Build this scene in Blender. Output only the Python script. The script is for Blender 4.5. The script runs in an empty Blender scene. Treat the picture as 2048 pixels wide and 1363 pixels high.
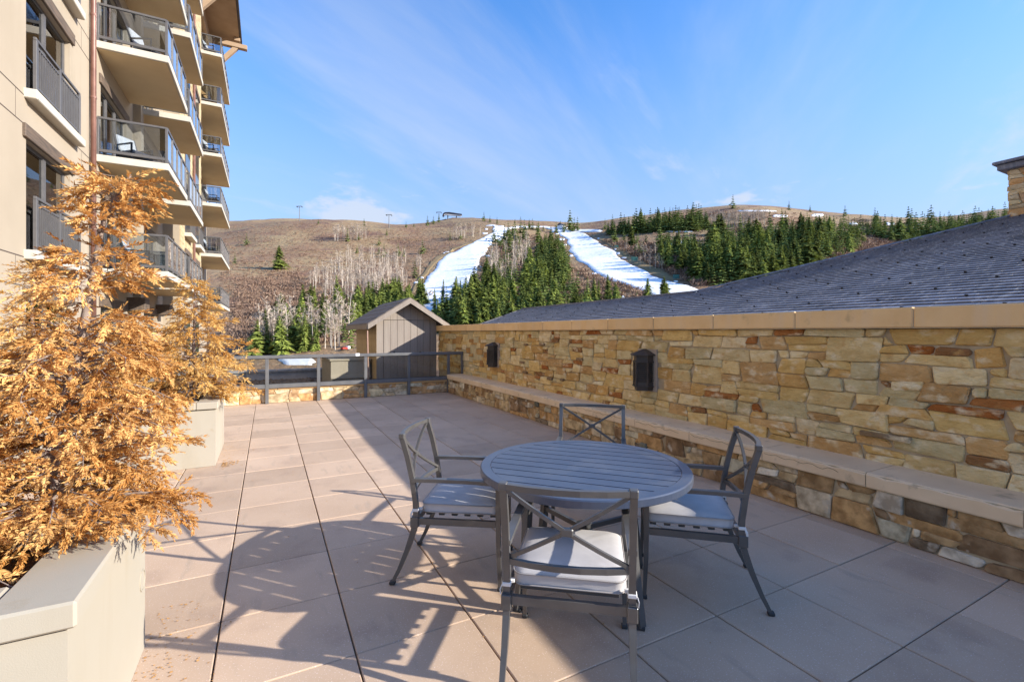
import bpy, math, random
import numpy as np
from mathutils import Vector, Matrix

# ------------------------------------------------------------------ camera, sky, sun, exposure
S = bpy.context.scene
COL = S.collection
EYE = 1.575
FPX = 932.0
YAW = math.radians(27.68)
CA, SA = math.cos(YAW), math.sin(YAW)
HOR = 664.0
cam_d = bpy.data.cameras.new('camera')
cam = bpy.data.objects.new('camera', cam_d); COL.objects.link(cam)
cam.location = (0, 0, EYE); cam.rotation_euler = (math.pi/2, 0, -YAW)
cam_d.sensor_width = 36; cam_d.lens = FPX/2048*36; cam_d.shift_y = -(681.5-HOR)/2048
cam_d.clip_start = 0.05; cam_d.clip_end = 12000
S.camera = cam

SUN_DIR = Vector((1.413, -1.182, 0.76)).normalized()      # towards the sun
SUN_EL = math.asin(SUN_DIR.z)
SUN_AZ = math.atan2(SUN_DIR.x, SUN_DIR.y)                # clockwise from +Y
W = bpy.data.worlds.new('World'); S.world = W; W.use_nodes = True
nt = W.node_tree; N = nt.nodes; L = nt.links
for n in list(N): N.remove(n)
out = N.new('ShaderNodeOutputWorld'); bg = N.new('ShaderNodeBackground')
sky = N.new('ShaderNodeTexSky'); sky.sky_type = 'NISHITA'; sky.sun_disc = False
sky.sun_elevation = SUN_EL; sky.sun_rotation = SUN_AZ
sky.altitude = 1500; sky.air_density = 1.0; sky.dust_density = 1.0; sky.ozone_density = 1.0
bg.inputs['Strength'].default_value = 0.15
def wmath(op, a, b=None, c=None, clamp=False):
    n = N.new('ShaderNodeMath'); n.operation = op; n.use_clamp = clamp
    for i, x in enumerate((a, b, c)):
        if x is None: continue
        if isinstance(x, (int, float)): n.inputs[i].default_value = x
        else: L.new(x, n.inputs[i])
    return n.outputs[0]
def wrange(x, a, b, c=0.0, d=1.0):
    n = N.new('ShaderNodeMapRange'); n.interpolation_type = 'SMOOTHSTEP'
    L.new(x, n.inputs[0])
    for i, v in enumerate((a, b, c, d)): n.inputs[i+1].default_value = v
    return n.outputs[0]
tc = N.new('ShaderNodeTexCoord'); sep = N.new('ShaderNodeSeparateXYZ'); L.new(tc.outputs['Generated'], sep.inputs[0])
zc = wmath('MAXIMUM', sep.outputs[2], 0.0)
den = wmath('ADD', zc, 0.10)
comb = N.new('ShaderNodeCombineXYZ')
L.new(wmath('DIVIDE', sep.outputs[0], den), comb.inputs[0]); L.new(wmath('DIVIDE', sep.outputs[1], den), comb.inputs[1])
def streaks(ang, scx, scy, loc, sc, lo, hi, amt, dist):
    m0 = N.new('ShaderNodeMapping'); m0.inputs['Rotation'].default_value = (0, 0, -ang); L.new(comb.outputs[0], m0.inputs[0])
    m1 = N.new('ShaderNodeMapping'); m1.inputs['Scale'].default_value = (scx, scy, 1); m1.inputs['Location'].default_value = loc; L.new(m0.outputs[0], m1.inputs[0])
    q = N.new('ShaderNodeTexNoise'); q.inputs['Scale'].default_value = sc; q.inputs['Detail'].default_value = 9; q.inputs['Roughness'].default_value = 0.58; q.inputs['Distortion'].default_value = dist
    L.new(m1.outputs[0], q.inputs[0]); return wmath('MULTIPLY', wrange(q.outputs[0], lo, hi), amt)
cir = wmath('MAXIMUM', streaks(0.62, 0.25, 1.0, (1.1, 2.6, 0), 0.9, 0.50, 0.78, 0.42, 0.6), streaks(0.45, 0.8, 1.8, (7.3, 2.2, 0), 1.1, 0.56, 0.76, 0.55, 0.3))
# small heaped clouds low over the hills
mp2 = N.new('ShaderNodeMapping'); mp2.inputs['Scale'].default_value = (1.0, 1.0, 2.6); mp2.inputs['Location'].default_value = (0.55, 0.1, 0.0)
L.new(tc.outputs['Generated'], mp2.inputs[0])
n2 = N.new('ShaderNodeTexNoise'); n2.inputs['Scale'].default_value = 5.0; n2.inputs['Detail'].default_value = 8; n2.inputs['Roughness'].default_value = 0.55
L.new(mp2.outputs[0], n2.inputs[0])
band = wmath('MULTIPLY', wrange(sep.outputs[2], 0.17, 0.215), wrange(sep.outputs[2], 0.25, 0.33, 1.0, 0.0))
cum = wmath('MULTIPLY', wmath('MULTIPLY', wrange(n2.outputs[0], 0.53, 0.62), band), 0.7)
lowhaze = wrange(sep.outputs[2], 0.0, 0.64, 0.90, 0.0)
cl = wmath('MAXIMUM', cir, cum)
hz = N.new('ShaderNodeMix'); hz.data_type = 'RGBA'
L.new(lowhaze, hz.inputs[0]); L.new(sky.outputs[0], hz.inputs[6]); hz.inputs[7].default_value = (1.17, 1.34, 1.68, 1)
mix = N.new('ShaderNodeMix'); mix.data_type = 'RGBA'
L.new(cl, mix.inputs[0]); L.new(hz.outputs[2], mix.inputs[6]); mix.inputs[7].default_value = (1.95, 2.05, 2.2, 1)
hs = N.new('ShaderNodeHueSaturation'); hs.inputs['Saturation'].default_value = 1.34; hs.inputs['Hue'].default_value = 0.507
L.new(mix.outputs[2], hs.inputs['Color'])
L.new(hs.outputs[0], bg.inputs[0]); L.new(bg.outputs[0], out.inputs[0])

sun_l = bpy.data.lights.new('sun', 'SUN'); sun_l.energy = 3.25; sun_l.angle = math.radians(0.55); sun_l.color = (1.0, 0.945, 0.855)
sun = bpy.data.objects.new('sun', sun_l); COL.objects.link(sun)
sun.rotation_euler = SUN_DIR.to_track_quat('Z', 'Y').to_euler()
sun.location = (20, -16, 30)
S.view_settings.view_transform = 'Standard'; S.view_settings.look = 'None'
S.view_settings.exposure = 1.46; S.view_settings.gamma = 1.0
S.render.engine = 'CYCLES'
S.cycles.max_bounces = 7; S.cycles.diffuse_bounces = 4; S.cycles.glossy_bounces = 3; S.cycles.transmission_bounces = 6; S.cycles.transparent_max_bounces = 12
S.cycles.caustics_reflective = True; S.cycles.blur_glossy = 1.5; S.cycles.caustics_refractive = False
S.cycles.use_denoising = True; S.cycles.sample_clamp_indirect = 12.0

# ------------------------------------------------------------------ geometry of the place (tape measure)
def ray(px): a = (px-1024)/FPX; return a*CA+SA, CA-a*SA           # world (dx, dy) per metre of depth
def on_X(px, X): dx, dy = ray(px); d = X/dx; return d*dy
def on_Y(px, Y): dx, dy = ray(px); d = Y/dy; return d*dx
def depth(X, Y): return X*SA+Y*CA
def z_of(py, d): return EYE+(HOR-py)/FPX*d
def w_of(lat, d): return lat*CA+d*SA, -lat*SA+d*CA

# ------------------------------------------------------------------ mesh helpers
class MB:
    def __init__(s): s.v = []; s.f = []; s.m = []
    def add(s, vs, fs, mi=0):
        o = len(s.v); s.v += [tuple(p) for p in vs]
        for f in fs: s.f.append(tuple(i+o for i in f)); s.m.append(mi)
        return s
    def box(s, lo, hi, mi=0):
        x0, y0, z0 = lo; x1, y1, z1 = hi
        return s.add([(x0,y0,z0),(x1,y0,z0),(x1,y1,z0),(x0,y1,z0),(x0,y0,z1),(x1,y0,z1),(x1,y1,z1),(x0,y1,z1)],
              [(0,3,2,1),(4,5,6,7),(0,1,5,4),(1,2,6,5),(2,3,7,6),(3,0,4,7)], mi)
    def cbox(s, lo, hi, b=0.006, mi=0):
        vs = []; lo = list(lo); hi = list(hi)
        b = min(b, *[(hi[i]-lo[i])*0.45 for i in range(3)])
        idx = {}
        for cx in (0, 1):
            for cy in (0, 1):
                for cz in (0, 1):
                    c = (cx, cy, cz)
                    for ax in range(3):
                        p = [ (hi if c[i] else lo)[i] - (b if c[i] else -b)*(0 if i == ax else 1) for i in range(3)]
                        idx[(c, ax)] = len(vs); vs.append(p)
        fs = []
        def orient(f, nrm):
            a, b_, c_ = [Vector(vs[i]) for i in f[:3]]
            return f if (b_-a).cross(c_-a).dot(nrm) > 0 else f[::-1]
        for ax in range(3):
            o1, o2 = [(i) for i in range(3) if i != ax]
            for sd in (0, 1):
                q = []
                for (u, w) in ((0,0),(1,0),(1,1),(0,1)):
                    c = [0,0,0]; c[ax] = sd; c[o1] = u; c[o2] = w; q.append(idx[(tuple(c), ax)])
                n = Vector((0,0,0)); n[ax] = 1 if sd else -1
                fs.append(orient(q, n))
        for ax in range(3):
            o1, o2 = [i for i in range(3) if i != ax]
            for u in (0, 1):
                for w in (0, 1):
                    c0 = [0,0,0]; c0[o1] = u; c0[o2] = w; c1 = list(c0); c1[ax] = 1
                    q = [idx[(tuple(c0), o1)], idx[(tuple(c1), o1)], idx[(tuple(c1), o2)], idx[(tuple(c0), o2)]]
                    n = Vector((0,0,0)); n[o1] = 1 if u else -1; n[o2] = 1 if w else -1
                    fs.append(orient(q, n))
        for c in [(a,b_,c_) for a in (0,1) for b_ in (0,1) for c_ in (0,1)]:
            n = Vector([1 if x else -1 for x in c]); fs.append(orient([idx[(c,0)], idx[(c,1)], idx[(c,2)]], n))
        return s.add(vs, fs, mi)
    def sweep(s, pts, w, h, up=(0,0,1), mi=0):
        """rectangular bar along a path; w, h numbers or lists"""
        P = [Vector(p) for p in pts]; n = len(P); up = Vector(up)
        ws = w if isinstance(w, (list, tuple)) else [w]*n; hs_ = h if isinstance(h, (list, tuple)) else [h]*n
        vs = []
        for i, p in enumerate(P):
            t = (P[min(i+1, n-1)]-P[max(i-1, 0)]).normalized()
            sd = t.cross(up)
            if sd.length < 1e-4: sd = t.cross(Vector((0,1,0)))
            sd.normalize(); u2 = sd.cross(t).normalized()
            for a, b in ((-1,-1),(1,-1),(1,1),(-1,1)): vs.append(p+sd*(a*ws[i]/2)+u2*(b*hs_[i]/2))
        fs = [(3,2,1,0), tuple(4*(n-1)+k for k in (0,1,2,3))]
        for i in range(n-1):
            for k in range(4): fs.append((4*i+k, 4*i+(k+1)%4, 4*i+4+(k+1)%4, 4*i+4+k))
        return s.add(vs, fs, mi)
    def tube(s, pts, r, n=8, mi=0):
        P = [Vector(p) for p in pts]; m = len(P)
        rs = r if isinstance(r, (list, tuple)) else [r]*m
        vs = []; fs = []; ref = Vector((0.31, 0.17, 0.93)).normalized()
        for i, p in enumerate(P):
            t = (P[min(i+1, m-1)]-P[max(i-1, 0)]).normalized()
            a = t.cross(ref); 
            if a.length < 1e-3: a = t.cross(Vector((1,0,0)))
            a.normalize(); b = t.cross(a)
            for k in range(n):
                q = 2*math.pi*k/n; vs.append(p+(a*math.cos(q)+b*math.sin(q))*rs[i])
        for i in range(m-1):
            for k in range(n): fs.append((i*n+k, i*n+(k+1)%n, (i+1)*n+(k+1)%n, (i+1)*n+k))
        fs.append(tuple(range(n))[::-1]); fs.append(tuple((m-1)*n+k for k in range(n)))
        return s.add(vs, fs, mi)
    def prism(s, poly, z0, z1, mi=0):
        n = len(poly); vs = [(x,y,z0) for x,y in poly]+[(x,y,z1) for x,y in poly]
        fs = [tuple(range(n))[::-1], tuple(range(n, 2*n))]+[(i,(i+1)%n,n+(i+1)%n,n+i) for i in range(n)]
        return s.add(vs, fs, mi)
    def xform(s, M): s.v = [tuple(M @ Vector(p)) for p in s.v]; return s
    def mesh(s, name, mats, smooth=False):
        me = bpy.data.meshes.new(name); me.from_pydata(s.v, [], s.f); 
        for m in (mats if isinstance(mats, (list, tuple)) else [mats]): me.materials.append(m)
        if any(s.m): me.polygons.foreach_set('material_index', s.m)
        if smooth: me.polygons.foreach_set('use_smooth', [True]*len(me.polygons))
        me.update(); return me
    def build(s, name, mats, parent=None, smooth=False, center=True):
        """one mesh object; vertices were given in the parent's own frame"""
        c = Vector((0,0,0))
        if center and s.v:
            A = np.array(s.v); c = Vector((A.min(0)+A.max(0))/2)
            s.v = [(p[0]-c.x, p[1]-c.y, p[2]-c.z) for p in s.v]
        o = bpy.data.objects.new(name, s.mesh(name, mats, smooth)); COL.objects.link(o)
        o.parent = parent; o.location = c
        return o
def WB(): return MB()
def tag(o, label=None, cat=None, group=None, kind=None):
    if label: o['label'] = label
    if cat: o['category'] = cat
    if group: o['group'] = group
    if kind: o['kind'] = kind
    return o
def thing(name, label, cat, loc=(0,0,0), rz=0.0, group=None):
    o = bpy.data.objects.new(name, None); o.empty_display_size = 0.2; COL.objects.link(o)
    o.location = loc; o.rotation_euler = (0,0,rz)
    return tag(o, label, cat, group)
def copy_tree(o, parent=None):
    c = o.copy(); COL.objects.link(c); c.parent = parent
    for ch in o.children: copy_tree(ch, c)
    return c
def shift(mb, loc): mb.v = [(p[0]-loc[0], p[1]-loc[1], p[2]-loc[2]) for p in mb.v]; return mb
def npmesh(name, V, F, mats, tone=None, smooth=False, mi=None):
    """fast mesh from arrays; F is (n,3) or (n,4)"""
    me = bpy.data.meshes.new(name); n, k = F.shape
    me.vertices.add(len(V)); me.vertices.foreach_set('co', np.ascontiguousarray(V, dtype=np.float32).ravel())
    me.loops.add(n*k); me.loops.foreach_set('vertex_index', np.ascontiguousarray(F, dtype=np.int32).ravel())
    me.polygons.add(n); me.polygons.foreach_set('loop_start', np.arange(0, n*k, k, dtype=np.int32))
    try: me.polygons.foreach_set('loop_total', np.full(n, k, dtype=np.int32))
    except Exception: pass
    for m in (mats if isinstance(mats, (list, tuple)) else [mats]): me.materials.append(m)
    if mi is not None: me.polygons.foreach_set('material_index', np.ascontiguousarray(mi, dtype=np.int32))
    if smooth: me.polygons.foreach_set('use_smooth', np.ones(n, dtype=bool))
    me.update(calc_edges=True)
    if tone is not None:
        at = me.attributes.new('tone', 'FLOAT', 'FACE'); at.data.foreach_set('value', np.ascontiguousarray(tone, dtype=np.float32))
    me.validate(); return me
def npobj(name, me, parent=None, loc=(0,0,0)):
    o = bpy.data.objects.new(name, me); COL.objects.link(o); o.parent = parent; o.location = loc; return o

# ------------------------------------------------------------------ materials
def mat(name, col, rough=0.7, metal=0.0, col2=None, scale=3.0, lo=0.35, hi=0.65, detail=6, bump=0.0, bscale=40.0, bdist=0.01,
        spec=0.5, objcol=False, rnd=0.0, speck=None, tone=None, stretch=(1,1,1), streak=None, third=None, randoff=False, transl=0.0):
    m = bpy.data.materials.new(name); m.use_nodes = True; t = m.node_tree; n = t.nodes; l = t.links
    b = n['Principled BSDF']; b.inputs['Roughness'].default_value = rough; b.inputs['Metallic'].default_value = metal
    b.inputs['Specular IOR Level'].default_value = spec
    geo = n.new('ShaderNodeNewGeometry'); mpn = n.new('ShaderNodeMapping'); mpn.inputs['Scale'].default_value = stretch
    l.new(geo.outputs['Position'], mpn.inputs[0])
    info = n.new('ShaderNodeObjectInfo'); pos = mpn.outputs[0]
    if randoff:
        ml = n.new('ShaderNodeMath'); ml.operation = 'MULTIPLY'; ml.inputs[1].default_value = 57.0; l.new(info.outputs['Random'], ml.inputs[0])
        va = n.new('ShaderNodeVectorMath'); l.new(pos, va.inputs[0]); l.new(ml.outputs[0], va.inputs[1]); pos = va.outputs[0]
    def noise(sc, det=detail, ro=0.55):
        x = n.new('ShaderNodeTexNoise'); x.inputs['Scale'].default_value = sc; x.inputs['Detail'].default_value = det; x.inputs['Roughness'].default_value = ro
        l.new(pos, x.inputs[0]); return x.outputs[0]
    def rng(x, a, b_, c=0.0, d=1.0):
        q = n.new('ShaderNodeMapRange'); l.new(x, q.inputs[0])
        for i, v in enumerate((a, b_, c, d)): q.inputs[i+1].default_value = v
        return q.outputs[0]
    def mixc(f, a, b_, mode='MIX'):
        q = n.new('ShaderNodeMix'); q.data_type = 'RGBA'; q.blend_type = mode
        if isinstance(f, float): q.inputs[0].default_value = f
        else: l.new(f, q.inputs[0])
        for i, v in ((6, a), (7, b_)):
            if isinstance(v, tuple): q.inputs[i].default_value = (*v[:3], 1)
            else: l.new(v, q.inputs[i])
        return q.outputs[2]
    c = tuple(col)
    if objcol: c = info.outputs['Color']
    if tone is not None:
        at = n.new('ShaderNodeAttribute'); at.attribute_name = 'tone'; c = mixc(at.outputs['Fac'], c, tuple(tone))
    if col2 is not None: 
        c = mixc(rng(noise(scale), lo, hi), c, tuple(col2)) if not objcol else mixc(rng(noise(scale), lo, hi), c, mixc(1.0, c, tuple(col2), 'MULTIPLY'))
    if third is not None: c = mixc(rng(noise(third[1]), third[2], third[3]), c, tuple(third[0]))
    if streak is not None:
        x = n.new('ShaderNodeTexNoise'); x.inputs['Scale'].default_value = 1.0; x.inputs['Detail'].default_value = 5
        ms = n.new('ShaderNodeMapping'); ms.inputs['Scale'].default_value = streak[1]; l.new(pos, ms.inputs[0]); l.new(ms.outputs[0], x.inputs[0])
        c = mixc(rng(x.outputs[0], streak[2], streak[3]), c, tuple(streak[0]))
    if speck is not None: c = mixc(rng(noise(speck[1], 2), speck[2], speck[3]), c, tuple(speck[0]))
    if rnd:
        hsn = n.new('ShaderNodeHueSaturation'); l.new(rng(info.outputs['Random'], 0, 1, 1-rnd, 1+rnd), hsn.inputs['Value'])
        if isinstance(c, tuple): hsn.inputs['Color'].default_value = (*c, 1)
        else: l.new(c, hsn.inputs['Color'])
        c = hsn.outputs[0]
    if isinstance(c, tuple): b.inputs['Base Color'].default_value = (*c[:3], 1)
    else: l.new(c, b.inputs['Base Color'])
    if bump:
        bn = n.new('ShaderNodeBump'); bn.inputs['Strength'].default_value = bump; bn.inputs['Distance'].default_value = bdist
        l.new(noise(bscale, 5, 0.6), bn.inputs['Height']); l.new(bn.outputs[0], b.inputs['Normal'])
    if transl:
        tr = n.new('ShaderNodeBsdfTranslucent'); mx = n.new('ShaderNodeMixShader'); mx.inputs[0].default_value = transl
        if isinstance(c, tuple): tr.inputs[0].default_value = (*c[:3], 1)
        else: l.new(c, tr.inputs[0])
        l.new(b.outputs[0], mx.inputs[1]); l.new(tr.outputs[0], mx.inputs[2]); l.new(mx.outputs[0], n['Material Output'].inputs[0])
    return m
def glass(name, tint, refl=1.0, ior=1.5):
    m = bpy.data.materials.new(name); m.use_nodes = True; t = m.node_tree; n = t.nodes; l = t.links; n.remove(n['Principled BSDF'])
    tr = n.new('ShaderNodeBsdfTransparent'); tr.inputs[0].default_value = (*tint, 1)
    gl = n.new('ShaderNodeBsdfGlossy'); gl.inputs['Roughness'].default_value = 0.015; gl.inputs[0].default_value = (refl, refl, refl, 1)
    fr = n.new('ShaderNodeFresnel'); fr.inputs[0].default_value = ior
    mx = n.new('ShaderNodeMixShader'); l.new(fr.outputs[0], mx.inputs[0]); l.new(tr.outputs[0], mx.inputs[1]); l.new(gl.outputs[0], mx.inputs[2])
    l.new(mx.outputs[0], n['Material Output'].inputs[0]); return m

M = {}
M['paver'] = mat('paver_concrete', (0.54,0.39,0.272), 0.85, col2=(0.475,0.335,0.228), scale=1.3, rnd=0.11, speck=((0.66,0.54,0.46), 130, 0.62, 0.70), bump=0.25, bscale=220, bdist=0.002, third=((0.36,0.25,0.18), 2.2, 0.55, 0.80), streak=((0.42,0.31,0.22),(9,2.2,9),0.60,0.72))
M['paver_base'] = mat('paver_joint', (0.22,0.13,0.075), 0.95, col2=(0.08,0.05,0.035), scale=20)
M['stone'] = mat('quarried_stone', (0.4,0.28,0.12), 0.88, objcol=True, col2=(0.80,0.74,0.64), scale=9, lo=0.38, hi=0.66, detail=9, bump=1.0, bscale=15, bdist=0.035, randoff=True, stretch=(1,0.7,1.3), third=((0.84,0.70,0.45), 8, 0.54, 0.70), spec=0.25, streak=((0.58,0.34,0.12),(5,16,10),0.57,0.75))
M['stone_low'] = mat('weathered_stone', (0.4,0.28,0.12), 0.9, objcol=True, col2=(0.50,0.46,0.42), scale=8, lo=0.38, hi=0.62, detail=9, bump=0.7, bscale=22, bdist=0.012, randoff=True, third=((0.55,0.47,0.36), 7.0, 0.60, 0.70), spec=0.25)
FARSTONE = [(0.70,0.49,0.20),(0.76,0.58,0.29),(0.66,0.42,0.15),(0.60,0.49,0.28),(0.56,0.33,0.12),(0.46,0.24,0.08),(0.78,0.64,0.40)]
M['farstone'] = [mat('quarried_stone_far', c_, 0.88, col2=tuple(x*0.78 for x in c_), scale=9, bump=0.8, bscale=15, bdist=0.03, spec=0.25, streak=((0.58,0.34,0.12),(5,16,10),0.57,0.75)) for c_ in FARSTONE]
M['mortar'] = mat('mortar', (0.50,0.40,0.26), 0.95, col2=(0.38,0.29,0.18), scale=9, bump=0.4, bscale=90, bdist=0.004)
M['cap'] = mat('sandstone_cap', (0.84,0.57,0.28), 0.85, col2=(0.77,0.50,0.23), scale=3.5, rnd=0.05, bump=0.3, bscale=70, bdist=0.003, streak=((0.78,0.55,0.31), (1,9,1), 0.5, 0.75), third=((0.50,0.33,0.17), 6, 0.62, 0.78))
M['bench'] = mat('bench_slab', (0.80,0.61,0.40), 0.8, col2=(0.72,0.53,0.33), scale=3, rnd=0.05, bump=0.3, bscale=60, bdist=0.003, third=((0.44,0.33,0.21), 7, 0.60, 0.74))
M['stucco'] = mat('cream_stucco', (0.395,0.352,0.28), 0.9, col2=(0.37,0.328,0.255), scale=1.2, streak=((0.345,0.295,0.215),(5,5,0.7),0.52,0.80), third=((0.35,0.30,0.22), 9, 0.66, 0.76), bump=0.25, bscale=260, bdist=0.002)
M['soil'] = mat('planter_soil', (0.10,0.06,0.035), 0.95, col2=(0.30,0.15,0.05), scale=30, bump=0.8, bscale=60, bdist=0.02)
M['facade'] = mat('hotel_stucco', (0.40,0.33,0.245), 0.9, col2=(0.365,0.30,0.22), scale=0.6, bump=0.12, bscale=200, bdist=0.002, streak=((0.345,0.28,0.20),(2.5,2.5,0.25),0.55,0.8))
M['joint'] = mat('dark_joint', (0.07,0.05,0.04), 0.9)
M['slab'] = mat('balcony_slab', (0.56,0.52,0.44), 0.85, col2=(0.52,0.47,0.39), scale=2)
M['soffit'] = mat('balcony_soffit', (0.70,0.55,0.33), 0.9, col2=(0.63,0.48,0.28), scale=1.0)
M['bronze'] = mat('bronze_paint', (0.095,0.09,0.09), 0.42, col2=(0.115,0.108,0.105), scale=6, spec=0.5)
M['railgrey'] = mat('railing_paint', (0.115,0.115,0.118), 0.38, col2=(0.145,0.143,0.142), scale=5)
M['timber'] = mat('dark_timber', (0.085,0.065,0.05), 0.75, col2=(0.16,0.11,0.075), scale=2.5, stretch=(6,1,9), bump=0.5, bscale=14, bdist=0.006)
M['copper'] = mat('copper_pipe', (0.24,0.12,0.09), 0.45, metal=0.25, col2=(0.17,0.08,0.06), scale=4)
M['shinglewall'] = mat('tan_wall_shingle', (0.52,0.41,0.25), 0.9, col2=(0.44,0.33,0.18), scale=3, rnd=0.12)
M['curtain'] = mat('curtain', (0.62,0.66,0.56), 0.9)
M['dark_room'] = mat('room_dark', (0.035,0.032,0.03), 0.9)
M['soffitwood'] = mat('eave_wood', (0.40,0.28,0.18), 0.8, col2=(0.34,0.23,0.14), scale=1.2)
M['rooftrim'] = mat('eave_trim', (0.045,0.04,0.05), 0.5)
M['glass_pane'] = glass('window_glass', (0.80,0.84,0.82), 1.0, 1.9)
M['glass_rail'] = glass('railing_glass', (0.66,0.71,0.76), 1.0, 1.75)  # bluish tint stands in for sky reflected in the balcony panes
M['glass_low'] = glass('smoked_glass', (0.88,0.88,0.85), 1.0, 1.42)
M['glass_dark'] = mat('dark_glass', (0.05,0.06,0.065), 0.03, spec=1.0)
M['furn'] = mat('furniture_paint', (0.10,0.094,0.088), 0.34, metal=0.3, col2=(0.125,0.118,0.11), scale=8, spec=0.55, bump=0.04, bscale=300, bdist=0.001)
M['tabletop'] = mat('table_paint', (0.040,0.052,0.085), 0.31, col2=(0.052,0.066,0.10), scale=3.5, spec=0.8, third=((0.085,0.095,0.12), 4.1, 0.52, 0.72), rnd=0.04)
M['foot'] = mat('foot_rubber', (0.03,0.03,0.03), 0.6)
M['cushion'] = mat('cushion_fabric', (0.50,0.475,0.46), 0.95, col2=(0.45,0.425,0.41), scale=9, bump=0.35, bscale=420, bdist=0.0015, spec=0.2)
M['piping'] = mat('cushion_piping', (0.36,0.33,0.31), 0.95)
M['strap'] = mat('cushion_strap', (0.66,0.63,0.59), 0.9)
M['lantern'] = mat('lantern_metal', (0.040,0.032,0.027), 0.55, col2=(0.06,0.047,0.038), scale=12)
M['plate'] = mat('stone_plate', (0.40,0.32,0.25), 0.85, col2=(0.36,0.28,0.21), scale=5)
M['slate'] = mat('roof_shingle', (0.19,0.20,0.24), 0.55, col2=(0.135,0.143,0.175), scale=2.2, rnd=0.22, bump=0.5, bscale=60, bdist=0.004, spec=0.4, streak=((0.34,0.345,0.37),(3,22,3),0.5,0.75))
M['guard'] = mat('snow_guard_metal', (0.018,0.017,0.018), 0.5)
M['board'] = mat('shed_board', (0.29,0.245,0.205), 0.8, col2=(0.25,0.205,0.17), scale=2, stretch=(10,10,0.8), rnd=0.06, bump=0.2, bscale=20, bdist=0.003)
M['sideboard'] = mat('shed_side_board', (0.58,0.42,0.22), 0.85, col2=(0.50,0.35,0.18), scale=2, rnd=0.05)
M['shedroof'] = mat('shed_roof', (0.20,0.165,0.135), 0.75, col2=(0.16,0.13,0.105), scale=3, bump=0.3, bscale=40, bdist=0.004)
M['bed'] = mat('bark_mulch', (0.13,0.075,0.05), 0.95, col2=(0.06,0.035,0.025), scale=18, bump=0.8, bscale=40, bdist=0.03)
M['grey_wall'] = mat('grey_parapet', (0.30,0.30,0.31), 0.8, col2=(0.24,0.24,0.25), scale=4)
M['concrete'] = mat('building_concrete', (0.32,0.28,0.23), 0.9, col2=(0.26,0.22,0.18), scale=1)
M['bark'] = mat('grey_bark', (0.30,0.24,0.20), 0.9, col2=(0.16,0.11,0.085), scale=45, bump=0.5, bscale=90, bdist=0.003)
M['needle_dead'] = mat('dead_foliage', (0.46,0.20,0.045), 0.85, tone=(0.84,0.53,0.20), transl=0.28, spec=0.2)
M['needle_dead2'] = mat('dead_foliage_pale', (0.52,0.26,0.055), 0.85, tone=(0.80,0.54,0.20), transl=0.28, spec=0.2)
M['conifer'] = mat('conifer_needles', (0.060,0.090,0.020), 0.8, tone=(0.30,0.34,0.07), rnd=0.42, transl=0.25, spec=0.2)
M['conifer_far'] = mat('conifer_needles_far', (0.055,0.082,0.025), 0.85, tone=(0.24,0.285,0.07), rnd=0.4, transl=0.2, spec=0.2)
M['ctrunk'] = mat('conifer_bark', (0.10,0.07,0.05), 0.9)
M['aspen'] = mat('aspen_bark', (0.62,0.54,0.44), 0.9, col2=(0.48,0.41,0.33), scale=0.6, rnd=0.15)
M['twig'] = mat('bare_twigs', (0.34,0.26,0.20), 0.95, tone=(0.58,0.48,0.38), rnd=0.15)
M['brush'] = mat('bare_brush', (0.175,0.095,0.06), 0.95, tone=(0.36,0.245,0.17))
M['hill'] = mat('hill_ground', (0.25,0.142,0.072), 0.95, col2=(0.315,0.215,0.105), scale=0.018, lo=0.42, hi=0.60, detail=10, third=((0.18,0.092,0.056), 0.05, 0.50, 0.66), speck=((0.34,0.25,0.15), 0.6, 0.58, 0.75), bump=0.9, bscale=0.35, bdist=1.2)
M['verge'] = mat('run_verge', (0.22,0.145,0.06), 0.95, col2=(0.27,0.19,0.09), scale=0.1)
M['snow'] = mat('snow', (0.92,0.91,0.90), 0.6, col2=(0.84,0.83,0.82), scale=0.08, bump=0.5, bscale=0.4, bdist=0.5, streak=((0.76,0.75,0.74),(0.05,0.4,0.05),0.55,0.72), third=((0.42,0.34,0.25), 0.11, 0.68, 0.76))
M['ground'] = mat('valley_ground', (0.15,0.10,0.06), 0.95, col2=(0.10,0.075,0.045), scale=0.05)
M['white'] = mat('white_paint', (0.75,0.76,0.78), 0.6)
M['steel'] = mat('galvanised_steel', (0.10,0.105,0.11), 0.5, metal=0.3)
M['green_sign'] = mat('green_board', (0.02,0.12,0.10), 0.6)
M['red'] = mat('red_paint', (0.40,0.035,0.02), 0.5)
M['leafbit'] = mat('dry_leaf', (0.42,0.22,0.07), 0.9)
M['pinkrod'] = mat('weathered_rod', (0.42,0.26,0.20), 0.8)
M['crack'] = mat('dark_gap', (0.05,0.035,0.025), 0.95)

# ------------------------------------------------------------------ placing parts in world coordinates
def wloc(o):
    p = Vector((0,0,0))
    while o is not None: p = p+Vector(o.location); o = o.parent
    return p
def PB(mb, name, m, parent=None, smooth=False):
    if parent is not None: shift(mb, wloc(parent))
    return mb.build(name, m, parent, smooth)
def STR(mb, name, m, smooth=False):
    o = mb.build(name, m, None, smooth); o['kind'] = 'structure'; return o

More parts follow.
